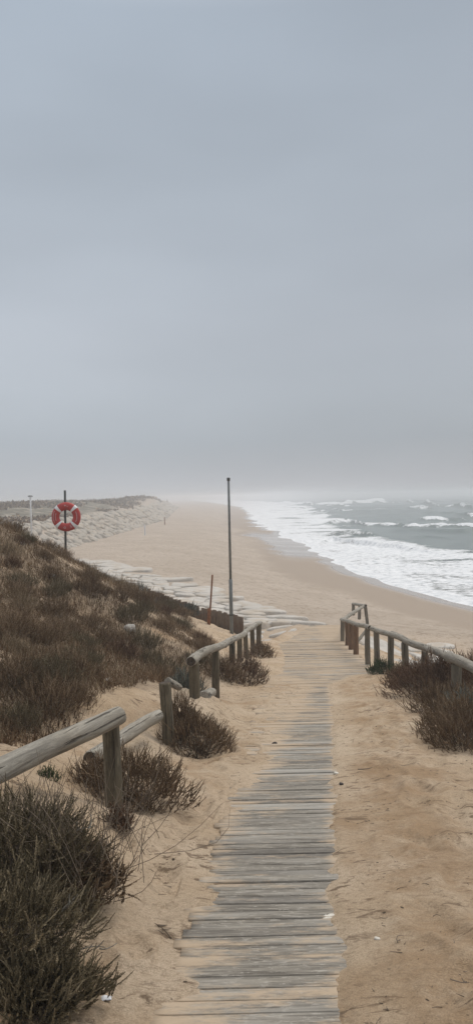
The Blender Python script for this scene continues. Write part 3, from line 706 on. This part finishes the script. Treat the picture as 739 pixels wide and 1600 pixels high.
# marker stakes on the far beach
for px, py0, py1, d, mt, lab in ((257.5, 822, 808, 150, MRUST, 'distant dark marker stake on the beach near the rock bank'), (226.5, 833, 820, 108, MLAMPW, 'distant pale marker stake at the foot of the rock bank')):
    a = at(px, py0, d); zg = gz(a.x, a.y); bq = at(px, py1, d)
    o = pole('marker_stake', (a.x, a.y, zg-.3), (bq.x, bq.y, max(bq.z, zg+1.3)), .10, .08, [mt], None, 80, segs=8); tag(o, lab, 'stake')

# ------------------------------------------------------------------ stone slabs
def clip(poly, n, c):
    o = []
    for i in range(len(poly)):
        a = poly[i]; b_ = poly[(i+1) % len(poly)]; da = a.dot(n)-c; db = b_.dot(n)-c
        if da <= 0: o.append(a)
        if (da < 0) != (db < 0): o.append(a.lerp(b_, da/(da-db)))
    return o
def slab_mesh(poly, th=.35, seed=0, bulge=.025):
    """irregular slab from a 2D outline: rounded rim, uneven top"""
    c = sum(poly, Vector((0, 0)))/len(poly); P = []
    for i in range(len(poly)):
        a = poly[i]; b_ = poly[(i+1) % len(poly)]; m_ = max(1, int((b_-a).length/.22))
        for j in range(m_): P.append(a.lerp(b_, j/m_))
    P = np.array([(p.x-c.x, p.y-c.y) for p in P])
    m_ = len(P); Pn = np.roll(P, -1, 0); Pp = np.roll(P, 1, 0); P = .25*Pn+.5*P+.25*Pp
    P = P+.03*np.stack([fbm(P[:, 0]*3+seed, P[:, 1]*3, 400, 3), fbm(P[:, 0]*3, P[:, 1]*3+seed, 401, 3)], -1)
    V = []
    for s_, z in ((1.0, -th), (1.0, -.08), (.975, -.025), (.92, .0), (.7, bulge*.6), (.4, bulge)):
        q = P*s_; V.append(np.stack([q[:, 0], q[:, 1], z+.05*fbm(q[:, 0]*1.6+seed*3, q[:, 1]*1.6, 402, 4)*(z > -.3)], -1))
    V = np.concatenate(V+[np.array([[0, 0, bulge]])]); i = np.arange(5)[:, None]*m_; j = np.arange(m_)[None, :]; j2 = (j+1) % m_
    F = np.stack([i+j, i+j2, i+m_+j2, i+m_+j], -1).reshape(-1, 4)
    j = np.arange(m_); T = np.stack([5*m_+j, 5*m_+(j+1) % m_, np.full(m_, 6*m_)], -1)
    return V, F, T, c
rng = random.Random(11); seeds = []
outer = [onz(100, 868, 2.4), onz(180, 885, 2.4), onz(280, 902, 2.4), onz(340, 922, 2.4), onz(385, 936, 2.35), onz(440, 955, 2.4), onz(466, 974, 2.5)]
OX = [p.x for p in outer]; OY = [p.y for p in outer]
def inner(x): return float(np.interp(x, [-20, -10, -5, -2.5, 0, .4, 1.2, 2.0, 3], [44, 32, 27, 25.2, 21.6, 22.3, 24.3, 26.6, 28.3]))
xx = -15.0
while xx < 2.6:
    yi = inner(xx); yo = float(np.interp(xx, OX, OY)); y = yi
    while y < yo:
        seeds.append(Vector((xx+rng.uniform(-.35, .35), y+rng.uniform(-.3, .3)))); y += rng.choice([.7, .9, 1.2])*(1+max(0, (y-30)/26))
    xx += .92
# right side below the railing
for i in range(26): 
    seeds.append(Vector((rng.uniform(3.9, 7.0), rng.uniform(17.5, 26))))
def slabs(seeds):
    res = []
    for i, s_ in enumerate(seeds):
        rr = rng.choice([.62, .8, 1.0, 1.15])*(1+max(0, (s_.y-28)/22)); poly = [s_+Vector((math.cos(a), math.sin(a)*1.0))*rr*rng.uniform(.85, 1.1) for a in np.arange(0, 6.28, .7)]
        gap = rng.uniform(.02, .075)
        for j, t_ in enumerate(seeds):
            if i == j or (t_-s_).length > 2.4*rr: continue
            n_ = (t_-s_); L = n_.length
            if L < .1: continue
            n_ = n_/L; poly = clip(poly, n_, s_.dot(n_)+L/2-gap)
            if len(poly) < 3: break
        if len(poly) >= 3:
            area = abs(sum(poly[k].cross(poly[(k+1) % len(poly)]) for k in range(len(poly))))/2
            if area > .12: res.append(poly)
    return res
nsl = 0
for i, poly in enumerate(slabs(seeds)):
    if rng.random() < .08: continue                                       # drifted over by sand
    V, F, T, c = slab_mesh(poly, .4, i)
    if deckL(c.y)-.3 < c.x < deckR(c.y)+.25 and c.y < 27.2: continue
    zz = gz(c.x, c.y); right = c.x > 3.5
    pv_ = pix(c.x, c.y, zz)
    if not right and (pv_[0] < 60 or pv_[1] > np.interp(pv_[0], [0, 100, 180, 240, 300, 375, 404, 440], [818, 868, 908, 938, 968, 995, 1014, 1014])+6): continue
    if right and pv_[0] > 760: continue
    nx = rng.gauss(0, .045); ny = rng.gauss(0, .045)
    gx = (gz(c.x+.4, c.y)-gz(c.x-.4, c.y))/.8; gy = (gz(c.x, c.y+.4)-gz(c.x, c.y-.4))/.8
    q = Vector((nx-gx, ny-gy, 1)).normalized().to_track_quat('Z', 'Y'); q = Vector((0, 0, 1)).rotation_difference(Vector((nx-gx, ny-gy, 1)).normalized())
    o = link('rock_slab', mesh('rock_slab', V, [F, T], [MSLAB], True), None, (c.x, c.y, zz+(rng.uniform(.05, .17) if c.y > 27 else rng.uniform(.015, .07))), q)  # flat rock slab, not laid paving
    o['kind'] = 'thing'
    if right: tag(o, 'flat pale stone slab lying below the right railing', 'stone slab', 'pale stone slabs below the right railing')
    else: tag(o, 'flat pale stone slab among the cracked slabs between dune foot and beach', 'stone slab', 'flat pale stone slabs between dune and beach')
    nsl += 1
print('slabs', nsl)
# bank of blocks further off: nearest ones singly, the rest as one
protos = []
for k in range(7):
    a = np.sort(np.array([rng.uniform(0, 6.28) for _ in range(8)])); a = np.arange(8)/8*6.28+np.array([rng.uniform(-.25, .25) for _ in range(8)])
    poly = [Vector((math.cos(t_)*rng.uniform(.6, .85), math.sin(t_)*rng.uniform(.5, .75))) for t_ in a]
    V, F, T, c = slab_mesh(poly, .5, 50+k, .12); protos.append((V, F, T, mesh('bank_block', V, [F, T], [MBANK], True)))
blocks = []
y = 48.0
while y < 420:
    st = 1.25*(1+max(0, (y-120)/200))
    for t_ in np.arange(-1.0, 5.4, .95*(1+max(0, (y-120)/300))):
        if rng.random() < .12: continue
        blocks.append((float(toe(y))-t_+rng.uniform(-.3, .3), y+rng.uniform(-.5, .5), st/1.25))
    y += st
blocks.sort(key=lambda b_: b_[0]**2+b_[1]**2)
bx = np.array([b_[0] for b_ in blocks]); by = np.array([b_[1] for b_ in blocks]); bz = ground(bx, by)
vis = [i for i in range(len(blocks)) if bx[i]/by[i] > -.29]
first = set(vis[:max(0, 290-nsl)]); Vs = []; F4s = []; T3s = []; n0 = 0
for i in range(len(blocks)):
    V, F, T, me = protos[i % 7]; s_ = blocks[i][2]
    nrm = Vector((.45+rng.gauss(0, .3), rng.gauss(0, .3)-.05, 1)).normalized(); q = Vector((0, 0, 1)).rotation_difference(nrm) @ Quaternion((0, 0, 1), rng.uniform(0, 6.28))
    loc = Vector((bx[i], by[i], bz[i]+rng.uniform(.0, .35)))
    if i in first:
        o = link('stone_block', me, None, loc, q); o.scale = (s_, s_, s_)
        tag(o, 'pale stone block in the long sloping rock bank beyond the beach', 'stone block', 'pale stone blocks of the far rock bank')
    else:
        M = (Matrix.Translation(loc) @ q.to_matrix().to_4x4() @ Matrix.Scale(s_, 4)); Mn = np.array(M)
        Vs.append(V@Mn[:3, :3].T+Mn[:3, 3]); F4s.append(F+n0); T3s.append(T+n0); n0 += len(V)
o = link('rock_bank', mesh('rock_bank', np.concatenate(Vs), [np.concatenate(F4s), np.concatenate(T3s)], [MBANK], True))
tag(o, 'sloping bank of pale stone blocks fading into mist', 'rock bank', None, 'stuff')

# ------------------------------------------------------------------ plants
def unit(v): return v/np.maximum(np.linalg.norm(v, axis=-1, keepdims=True), 1e-9)
def sprigs(P, D, L, nleaf, ll, lw, rng, tone, curl=.25, stem_r=.0016, open_=.6, skip=.0):
    """leafy shoots: P base (n,3), D direction, L length; small leaves all round a curved stem. returns V, [tri], tone"""
    n = len(P); D = unit(D); side = unit(np.cross(D, rng.normal(size=(n, 3)))); up = np.array([0, 0, 1.])
    bend = unit(.6*up+.6*rng.normal(size=(n, 3)))*curl
    def cur(t): return P[:, None, :]+D[:, None, :]*(L[:, None]*t)[..., None]+bend[:, None, :]*(L[:, None]*t*t)[..., None]
    t = np.tile(np.linspace(skip, 1, nleaf)[None, :], (n, 1)); C = cur(t)
    T = unit(D[:, None, :]+2*bend[:, None, :]*t[..., None])
    ang = np.arange(nleaf)[None, :]*2.4+rng.uniform(0, 6.28, (n, 1))
    b1 = unit(np.cross(T, side[:, None, :])); b2 = np.cross(T, b1)
    Rd = b1*np.cos(ang)[..., None]+b2*np.sin(ang)[..., None]
    taper = (1-.55*t**3)[..., None]*rng.uniform(.7, 1.2, (n, nleaf, 1))
    ld = unit(T+Rd*open_*(1.25-.7*t[..., None])); tip = C+ld*ll*taper; wd = unit(np.cross(ld, Rd+.3*rng.normal(size=Rd.shape)))*lw*.5*taper
    mid = C+ld*ll*.45*taper
    V1 = np.stack([C, mid+wd, tip, mid-wd], 2).reshape(-1, 3)
    F1 = np.arange(n*nleaf*4).reshape(-1, 4)
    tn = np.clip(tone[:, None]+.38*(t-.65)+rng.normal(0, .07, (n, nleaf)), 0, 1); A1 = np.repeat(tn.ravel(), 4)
    # stems: flat crossed ribbons
    ts = np.tile(np.linspace(0, 1, 4)[None, :], (n, 1)); S = cur(ts); w1 = side[:, None, :]*stem_r; 
    V2 = np.stack([S-w1, S+w1], 2).reshape(-1, 3); base = len(V1)
    i = np.arange(n)[:, None]*8+np.arange(3)[None, :]*2; F2 = np.stack([i, i+1, i+3, i+2], -1).reshape(-1, 4)+base
    A2 = np.repeat(np.clip(tone, 0, 1), 8)
    return np.concatenate([V1, V2]), np.concatenate([F1, F2]), np.concatenate([A1, A2])
def twigs(P0, P1, r, rng, n3=3):
    n = len(P0); sag = rng.normal(0, .04, (n, 3))*np.linalg.norm(P1-P0, axis=1)[:, None]*2; Vs = []
    d = unit(P1-P0); s1 = unit(np.cross(d, rng.normal(size=(n, 3)))); s2 = np.cross(d, s1)
    rings = 5
    for k in range(rings):
        t = k/(rings-1); c = P0+(P1-P0)*t+sag*math.sin(t*3.14)
        for a in (0, 2.09, 4.19): Vs.append(c+(s1*math.cos(a)+s2*math.sin(a))*r*(1-.55*t))
    V = np.stack(Vs, 1).reshape(-1, 3); F = []
    i = np.arange(n)[:, None, None]*rings*3; k = np.arange(rings-1)[None, :, None]*3; a = np.arange(3)[None, None, :]; a2 = (a+1) % 3
    F = np.stack([i+k+a, i+k+a2, i+k+3+a2, i+k+3+a], -1).reshape(-1, 4)
    return V, F
def shrub_meshes(rx, ry, h, nsp, L, nleaf, ll, lw, seed, mat, spread=.8, lumps=.25, tonem=.45, up=.7):
    """domed shrub around the origin: foliage mesh and woody stems mesh"""
    rng = np.random.default_rng(seed); n = nsp
    u = rng.random(n); a = rng.uniform(0, 2*np.pi, n); el = np.arcsin(np.clip(rng.random(n)**.8, 0, 1))
    rad = rng.uniform(.42, 1, n)**.55
    lump = 1+lumps*2*fbm(np.cos(a)*1.6+seed, np.sin(a)*1.6+el*1.5, seed, 3)
    dx = np.cos(a)*np.cos(el); dy = np.sin(a)*np.cos(el); dz = np.sin(el)
    P = np.stack([dx*rx*rad*lump, dy*ry*rad*lump, np.maximum(dz*h*rad*lump, .0)], -1)
    D = unit(np.stack([dx*spread, dy*spread, dz*.6+up], -1)+.36*rng.normal(size=(n, 3)))
    P = P-D*L*.45; P[:, 2] = np.maximum(P[:, 2], -.03)
    LL = L*rng.uniform(.55, 1.25, n); tone = np.clip(tonem+.24*rng.normal(size=n)+.25*fbm(P[:, 0]/.18+seed, P[:, 1]/.18, 3, 2), .02, 1)
    V, F, A = sprigs(P, D, LL, nleaf, ll, lw, rng, tone)
    nt_ = max(30, nsp//9); id_ = rng.choice(n, nt_, replace=False); P0 = np.stack([rng.normal(0, rx*.22, nt_), rng.normal(0, ry*.22, nt_), np.full(nt_, -.05)], -1)
    V2, F2 = twigs(P0, P[id_], .004, rng)
    return mesh('foliage', V, F, [mat], False, dict(tone=A)), mesh('stem', V2, F2, [MTWIG])
def shrub(name, loc, meshes, label, cat='shrub', group=None, rz=0, sc_=(1, 1, 1)):
    t = thing(name, loc, label, cat, group); t.rotation_euler = (0, 0, rz); t.scale = sc_
    link('foliage', meshes[0], t); link('stem', meshes[1], t); return t
def onground(px, py, d):
    q = at(px, py, d); return Vector((q.x, q.y, gz(q.x, q.y)))
# bottom left foreground bush, in several growths that meet
B = [(15, 1365, 3.5, .42, .40, .24, 3, MF_OLIVE, 'big dark olive heath bush under the near rail at lower left', 1500, .13),
     (-20, 1440, 2.9, .36, .36, .20, 4, MF_OLIVE, 'olive heath bush cut by the left edge below the near rail', 1200, .13),
     (35, 1545, 2.65, .28, .2, .12, 5, MF_OLIVE, 'low olive and brown bush in the bottom left corner', 1000, .12),
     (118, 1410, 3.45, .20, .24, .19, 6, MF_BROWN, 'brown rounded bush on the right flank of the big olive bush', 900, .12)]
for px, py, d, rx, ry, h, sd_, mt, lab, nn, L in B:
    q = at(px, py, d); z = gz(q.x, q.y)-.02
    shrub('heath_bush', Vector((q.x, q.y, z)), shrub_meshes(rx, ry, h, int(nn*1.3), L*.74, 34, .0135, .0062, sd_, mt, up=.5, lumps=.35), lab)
# long dry stems growing through the olive bush
rng_ = np.random.default_rng(55); n_ = 170; c = onground(100, 1330, 3.5)
P0 = np.stack([rng_.normal(c.x, .16, n_), rng_.normal(c.y, .18, n_), np.full(n_, c.z+.05)], -1)
P1 = P0+np.stack([rng_.normal(.02, .20, n_), rng_.normal(0, .14, n_), rng_.uniform(.22, .46, n_)], -1)
V, F = twigs(P0, P1, .0021, rng_); o = link('dry_grass', mesh('dry_grass', V, F, [MTWIG])); tag(o, 'thin dry brown stems rising through the olive bush at lower left', 'grass', None, 'stuff')
for i, (px, py, d, px2, py2, r_) in enumerate([(40, 1450, 3.0, 142, 1432, .006), (20, 1480, 2.9, 120, 1405, .005), (90, 1500, 2.9, 165, 1480, .004), (60, 1330, 3.4, 150, 1290, .004)]):
    P0 = np.array([at(px, py, d)]); P1 = np.array([at(px2, py2, d+.1)]); rb = np.random.default_rng(600+i)
    P0 = np.concatenate([P0]+[P0+(P1-P0)*t for t in (.3, .45, .6, .75, .88)]); P1 = np.concatenate([P1]+[q_+np.array([[*rb.normal(0, .03, 2), .035]])+(P1[:1]-P0[:1])*.12 for q_ in P0[1:]])
    V, F = twigs(P0, P1, r_, rb); tag(link('dead_branch', mesh('dead_branch', V, F, [MRAIL])), ['bare pale branch reaching right across the middle of the olive bush', 'bare grey branch just above the pale branch in the olive bush', 'short bare branch low on the right side of the olive bush', 'thin bare branch near the top of the olive bush'][i], 'branch')
# other named shrubs; distance, half widths and height in metres
S = [(212, 1262, 5.15, .36, .32, .32, 10, MF_BROWN, 'brown wiry shrub at the foot of the nearest left post', 1000, .11, 30),
     (150, 1225, 5.3, .20, .2, .16, 11, MF_BROWN, 'small brown shrub under the fallen log, left of the nearest post', 420, .10, 28),
     (185, 1325, 4.35, .10, .10, .09, 12, MF_RED, 'little reddish tuft between the nearest post and the olive bush', 220, .07, 24),
     (306, 1158, 7.4, .42, .45, .38, 13, MF_BROWN, 'brown shrub right of the lone left post', 1100, .11, 26),
     (278, 1130, 7.6, .22, .3, .30, 14, MF_BROWN, 'dark brown shrub growing against the lone left post', 500, .11, 24),
     (378, 1066, 12.6, .5, .6, .42, 15, MF_RED, 'reddish brown shrub under the middle of the far left railing', 800, .13, 20),
     (408, 1030, 17, .30, .4, .30, 16, MF_BROWN, 'small wispy shrub at the end post of the far left railing', 360, .14, 18),
     (350, 1062, 12.2, .35, .4, .35, 17, MF_BROWN, 'brown shrub behind the second post of the far left railing', 420, .13, 20),
     (672, 1098, 10.2, .60, .7, .58, 18, MF_RED, 'large reddish brown shrub between the two nearest right railing posts', 1300, .13, 24),
     (740, 1190, 7.0, .60, .6, .44, 19, MF_BROWN, 'brown twiggy shrub at the right edge in front of the railing', 1500, .12, 28),
     (696, 1172, 7.6, .36, .4, .30, 20, MF_BROWN, 'brown trailing shrub on the sand left of the shrub at the right edge', 520, .11, 26),
     (735, 1090, 9.9, .55, .5, .55, 21, MF_RED, 'reddish shrub behind the nearest right railing post', 900, .13, 22),
     (690, 1060, 11.5, .6, .5, .42, 22, MF_RED, 'reddish shrub beyond the second right railing post', 800, .13, 20),
     (700, 1130, 8.9, .45, .45, .30, 33, MF_BROWN, 'brown shrub filling the gap before the nearest right railing post', 900, .12, 24),
     (750, 1125, 8.2, .45, .5, .32, 34, MF_GREY, 'grey green shrub at the right edge just under the rail', 900, .12, 24),
     (640, 1085, 11.2, .36, .4, .3, 35, MF_RED, 'low reddish shrub trailing toward the boardwalk from the right railing', 600, .12, 22),
     (600, 1063, 13.2, .26, .3, .22, 23, MF_GREEN, 'low green shrub at the right edge of the boardwalk by the railing', 380, .11, 20),
     (625, 1072, 12.2, .26, .3, .20, 24, MF_BROWN, 'low brown shrub by the third right railing post', 380, .11, 20),
     (745, 1025, 12, .7, .6, .5, 25, MF_RED, 'reddish shrub beyond the railing at the right edge', 700, .13, 18),
     (215, 1040, 10, .3, .3, .3, 26, MF_GREY, 'silvery grey green shrub in front of the far left railing start', 10, .1, 10),
     (292, 965, 20, .30, .25, .28, 27, MF_GREY, 'grey purple shrub just in front of the board fence', 420, .12, 18),
     (288, 1052, 9.6, .26, .3, .26, 28, MF_GREY, 'pale grey green shrub left of the first post of the far left railing', 420, .11, 20),
     (75, 1222, 5.0, .10, .10, .06, 29, MF_GREEN, 'small green rosette on the sand under the near rail', 120, .05, 16)]
for px, py, d, rx, ry, h, sd_, mt, lab, nn, L, nl in S:
    if nn < 50: continue
    q = at(px, py, d); z = gz(q.x, q.y)-.02
    ll = .013*(1+max(0, (d-5))*.09); lw = .0058*(1+max(0, d-5)*.10)
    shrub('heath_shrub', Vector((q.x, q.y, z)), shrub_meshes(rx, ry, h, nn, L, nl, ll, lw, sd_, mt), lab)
# dune shrubs: a few kinds, copied
kinds = [shrub_meshes(.34, .34, .27, 620, .12, 18, .018, .0062, 40, MF_BROWN, lumps=.3, up=1.0), shrub_meshes(.30, .36, .23, 560, .13, 18, .018, .0062, 41, MF_OLIVE, lumps=.3, tonem=.35, up=1.0),
         shrub_meshes(.38, .30, .25, 620, .13, 18, .018, .0062, 42, MF_BROWN, lumps=.35, tonem=.6, up=1.0), shrub_meshes(.30, .30, .22, 520, .12, 18, .018, .0062, 43, MF_RED, lumps=.3, up=1.0), shrub_meshes(.30, .28, .20, 480, .11, 18, .017, .006, 44, MF_GREY, lumps=.35, tonem=.35, up=1.0), shrub_meshes(.28, .30, .24, 420, .14, 14, .018, .004, 45, MF_STRAW, lumps=.35, tonem=.4, up=1.1)]
rngd = random.Random(21); first_spots = [(20, 1135, 6.4, 1), (75, 1132, 6.9, 0), (110, 1118, 7.2, 0), (60, 1080, 7.5, 1), (100, 1075, 8.0, 0), (135, 1068, 8.4, 0), (20, 1070, 7.4, 0), (-15, 1150, 6.1, 0)]
spots = [(at(a, b_, d), k) for a, b_, d, k in first_spots]; spots = [(q.x, q.y, k) for q, k in spots]
def soil_x(y): return float(np.interp(y, [3.0, 4.2, 5.5, 6.8, 8.5, 10, 12.5, 16, 20, 24], [-.9, -1.6, -1.9, -1.5, -1.3, -.9, -.5, -.6, -1.5, -2.7]))
tries = 0
while len(spots) < 200 and tries < 6000:
    tries += 1; y = rngd.uniform(5.5, 24); x = rngd.uniform(-.42*y-1.2, soil_x(y)-.15)
    if float(fbm(np.array([x/1.3]), np.array([y/1.0]), 103, 4)[0]) > .27: continue
    if all((x-a)**2+(y-b_)**2 > .42**2 for a, b_, _ in spots): spots.append((x, y, rngd.choice([0, 0, 0, 1, 1, 2, 2, 3, 3, 4, 5])))
LABS = ['brown heath shrub on the dune slope at left', 'dark olive heath shrub on the dune slope at left', 'pale tipped brown heath shrub on the dune slope at left', 'reddish brown heath shrub on the dune slope at left', 'silvery grey green shrub on the dune slope at left', 'straw coloured dry tuft on the dune slope at left']
for x, y, k in spots:
    s_ = rngd.uniform(.7, 1.15)*(1 if y < 9 else 1.0)
    if x < -3 and y > 13: s_ *= .75
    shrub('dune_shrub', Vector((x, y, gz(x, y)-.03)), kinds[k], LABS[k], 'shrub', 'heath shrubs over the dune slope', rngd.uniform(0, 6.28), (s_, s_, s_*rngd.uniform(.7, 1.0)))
# ground-covering heath between them
rngm = np.random.default_rng(77)
def matpatch(n, yr, nleaf, L, ll, lw, seed, xfun, dens, mat=MF_MAT, name='heath_mat'):
    y = rngm.uniform(*yr, n); x = xfun(y, rngm.random(n)); d = fbm(x/1.3, y/1.0, 103, 4)
    m = (d < dens+rngm.normal(0, .07, n)); x = x[m]; y = y[m]; z = ground(x, y); n = len(x)
    D = unit(np.stack([rngm.normal(0, .45, n), rngm.normal(0, .45, n), np.ones(n)], -1))
    tone = np.clip(.42+.3*fbm(x/.35, y/.35, 131, 3)+.35*fbm(x/2.2, y/2.2, 133, 3)+.12*rngm.normal(size=n), 0, 1)
    V, F, A = sprigs(np.stack([x, y, z-.02], -1), D, L*rngm.uniform(.5, 1.3, n), nleaf, ll, lw, rngm, tone, stem_r=.002)
    return V, F, A
sxv = np.vectorize(soil_x)
P_ = [matpatch(46000, (5.0, 24), 12, .11, .024, .009, 1, lambda y, u: sxv(y)+.1-(u**1.0)*(.42*y+1.5+sxv(y)), .25)]
V, F, A = P_[0]
tag(link('dune_heath', mesh('dune_heath', V, F, [MF_MAT], False, dict(tone=A))), 'low brown heath covering the dune slope', 'ground cover', None, 'stuff')
V, F, A = matpatch(14000, (5.0, 24), 7, .15, .022, .005, 2, lambda y, u: sxv(y)+.15-(u**1.0)*(.42*y+1.5+sxv(y)), .42)
tag(link('dune_dry_grass', mesh('dune_dry_grass', V, F, [MF_STRAW], False, dict(tone=A))), 'straw coloured dry grass scattered through the dune heath', 'grass', None, 'stuff')
# distant scrub beyond the rock bank
n_ = 5200; y = np.exp(rngm.uniform(math.log(60), math.log(480), n_)); x = toe(y)-8-rngm.random(n_)*(.33*y+8); keep = fbm(x/12, y/20, 141, 4) > -.08
x = x[keep]; y = y[keep]; z = ground(x, y); n_ = len(x); P = np.stack([x, y, z], -1)
Pm = np.repeat(P, 26, 0)+rngm.normal(size=(n_*26, 3))*np.repeat(np.stack([.5+.003*y, .5+.003*y, .16+0*y], -1), 26, 0); s_ = np.repeat(.12+.0012*y, 26)
Dm = unit(rngm.normal(size=Pm.shape)+np.array([0, 0, .6])); Em = unit(np.cross(Dm, rngm.normal(size=Pm.shape)))
V = np.stack([Pm-Em*s_[:, None], Pm+Em*s_[:, None], Pm+Dm*s_[:, None]*2], 1).reshape(-1, 3); F = np.arange(len(V)).reshape(-1, 3)
tag(link('far_scrub', mesh('far_scrub', V, F, [MF_BROWN], False, dict(tone=np.repeat(rngm.random(len(Pm)), 3)))), 'dark scrub on the misty dunes beyond the rock bank', 'scrub', None, 'stuff')

# ------------------------------------------------------------------ stones and litter
def stone_obj(name, loc, sx, sy, sz, mat, seed, label, cat, group=None):
    nu, nv = 16, 10; V = []
    for j in range(nv+1):
        ph = -math.pi/2+math.pi*j/nv
        for i in range(nu):
            a = 2*math.pi*i/nu; V.append((math.cos(a)*math.cos(ph), math.sin(a)*math.cos(ph), math.sin(ph)))
    V = np.array(V); r = 1+.45*fbm(V[:, 0]*1.3+seed*7, V[:, 1]*1.3+V[:, 2]*1.7, seed, 3); V = V*r[:, None]
    V = np.sign(V)*np.abs(V)**.85*np.array([sx, sy, sz])
    F = [[j*nu+i, j*nu+(i+1) % nu, (j+1)*nu+(i+1) % nu, (j+1)*nu+i] for j in range(nv) for i in range(nu)]
    o = link(name, mesh(name, V, np.array(F), [mat], seed % 2 == 0), None, loc); o.rotation_euler = (0, 0, seed*1.3); return tag(o, label, cat, group)
def st(px, py, d, sx, sz, mat, seed, lab, cat='stone', name='stone'):
    q = at(px, py, d); z = gz(q.x, q.y); stone_obj(name, (q.x, q.y, z+sz*.4), sx, sx*.8, sz, mat, seed, lab, cat)
st(203, 985, 12.5, .10, .09, MSTONE, 2, 'grey white stone standing among the heath in the middle of the dune slope')
st(55, 972, 9.4, .055, .04, MSTONE, 4, 'small white stone in the heath at the left of the slope')
st(84, 920, 13, .06, .05, MSTONE, 6, 'small pale stone on the bare streak of the upper slope')
st(36, 850, 14, .05, .04, MSTONE, 8, 'white pebble near the dune crest at far left')
st(170, 1065, 8.4, .07, .04, MSTONE, 10, 'pale flat stone on the sand patch right of the dune shrubs')
st(429, 1166, 7.5, .026, .018, MDARK, 3, 'small dark pebble lying on the sand left of the clear planks', 'pebble', 'pebble')
st(513, 1434, 3.5, .03, .008, MSHELL, 5, 'white shell fragment at the right edge of the planks', 'shell', 'shell')
st(589, 1478, 3.2, .012, .007, MSHELL, 7, 'tiny white chip on the sand to the right of the planks', 'pebble', 'pebble')
st(525, 1207, 6.2, .022, .012, MSHELL, 9, 'small pale pebble beside the right edge of the middle planks', 'pebble', 'pebble')
st(533, 1228, 5.8, .018, .010, MDARK, 11, 'small dark chip on the sand right of the middle planks', 'pebble', 'pebble')
rngp = random.Random(9)
def twig_obj(px, py, d, L, ang, seed, lab, r=.003, branches=3):
    q = at(px, py, d); z = gz(q.x, q.y)+.006; rng2 = np.random.default_rng(seed)
    u = np.array([math.cos(ang), math.sin(ang), 0]); P0 = [np.array([q.x, q.y, z])-u*L/2]; P1 = [np.array([q.x, q.y, z])+u*L/2]
    for k in range(branches):
        b_ = P0[0]+(P1[0]-P0[0])*rng2.uniform(.2, .9); P0.append(b_); P1.append(b_+np.array([*(rng2.normal(0, .35, 2)*L), .012]))
    P0 = np.array(P0); P1 = np.array(P1)
    for A_ in (P0, P1):
        A_[:, 2] = ground(A_[:, 0], A_[:, 1])+.006
    V, F = twigs(P0, P1, r, rng2); o = link('twig', mesh('twig', V, F, [MTWIG])); tag(o, lab, 'twig')
twig_obj(255, 1458, 3.35, .14, 2.2, 1, 'forked dry twig on the sand between olive bush and planks', .004)
twig_obj(626, 1490, 3.15, .07, 1.0, 2, 'small curved dark twig on the sand right of the lower planks', .003, 1)
twig_obj(570, 1208, 6.2, .12, .1, 3, 'short dark stick lying on the sand right of the middle planks', .005, 0)
twig_obj(718, 1576, 2.75, .07, -.6, 4, 'dark twig in the sand near the bottom right corner', .003, 1)
twig_obj(220, 1225, 5.6, .2, .3, 5, 'thin dry twig on the sand right of the nearest left post', .003, 3)
twig_obj(205, 1390, 3.8, .16, .7, 6, 'small upright weed sprig beside the olive bush', .003, 6)
n_ = 2600; rl = np.random.default_rng(91); y = np.exp(rl.uniform(math.log(2.3), math.log(13), n_)); x = np.where(rl.random(n_) < .55, np.interp(y, *VL)-.1-abs(rl.normal(0, .7, n_)), np.interp(y, *VR)+.1+abs(rl.normal(0, 1.0, n_)))
kp = fbm(x/.5, y/.5, 151, 3) > rl.normal(.1, .25, n_); x = x[kp]; y = y[kp]; n_ = len(x); a = rl.uniform(0, 3.14, n_); L_ = rl.uniform(.006, .035, n_)*rl.choice([.6, 1, 1.6], n_)
P0 = np.stack([x, y, x*0], -1); P1 = P0+np.stack([np.cos(a)*L_, np.sin(a)*L_*.8, x*0], -1); P0[:, 2] = ground(P0[:, 0], P0[:, 1])+.003; P1[:, 2] = ground(P1[:, 0], P1[:, 1])+.004
V, F = twigs(P0, P1, .0022, rl); tag(link('plant_litter', mesh('plant_litter', V, F, [MTWIG])), 'tiny bits of dry plant litter strewn on the path sand', 'litter', None, 'stuff')
q = at(163, 1576, 2.75)
def crumple(name, q, sx, sy, mat, lab, cat, seed, hz=.02):
    nx, ny = 9, 7; V = []
    u, v = np.meshgrid(np.linspace(-1, 1, nx), np.linspace(-1, 1, ny)); u = u.ravel(); v = v.ravel()
    z = hz*(1.2+fbm(u*1.5+seed, v*1.5, seed, 3)*1.6); V = np.stack([u*sx*(1+.15*fbm(u, v+seed, 3, 2)), v*sy+.2*sy*u, z], -1)
    i = (np.arange(ny-1)[:, None]*nx+np.arange(nx-1)[None, :]).ravel(); F = np.stack([i, i+1, i+nx+1, i+nx], -1)
    me = mesh(name, V, F, [mat]); o = link(name, me, None, (q.x, q.y, gz(q.x, q.y))); md = o.modifiers.new('thickness', 'SOLIDIFY'); md.thickness = .002; tag(o, lab, cat)
crumple('plastic_scrap', q, .028, .012, MPAPER, 'small white crumpled scrap on the sand by the bottom left bush', 'litter', 3, .008)
crumple('green_net', at(252, 926, 24), .35, .25, MGREEN, 'green net scrap lying behind the left part of the board fence', 'net', 5, .12)
crumple('green_net', at(353, 957, 22.2), .35, .25, MGREEN, 'pale green net scrap lying behind the right part of the board fence', 'net', 9, .12)
print('objects', len(bpy.data.objects), 'faces', sum(len(o.data.polygons) for o in bpy.data.objects if o.type == 'MESH'))
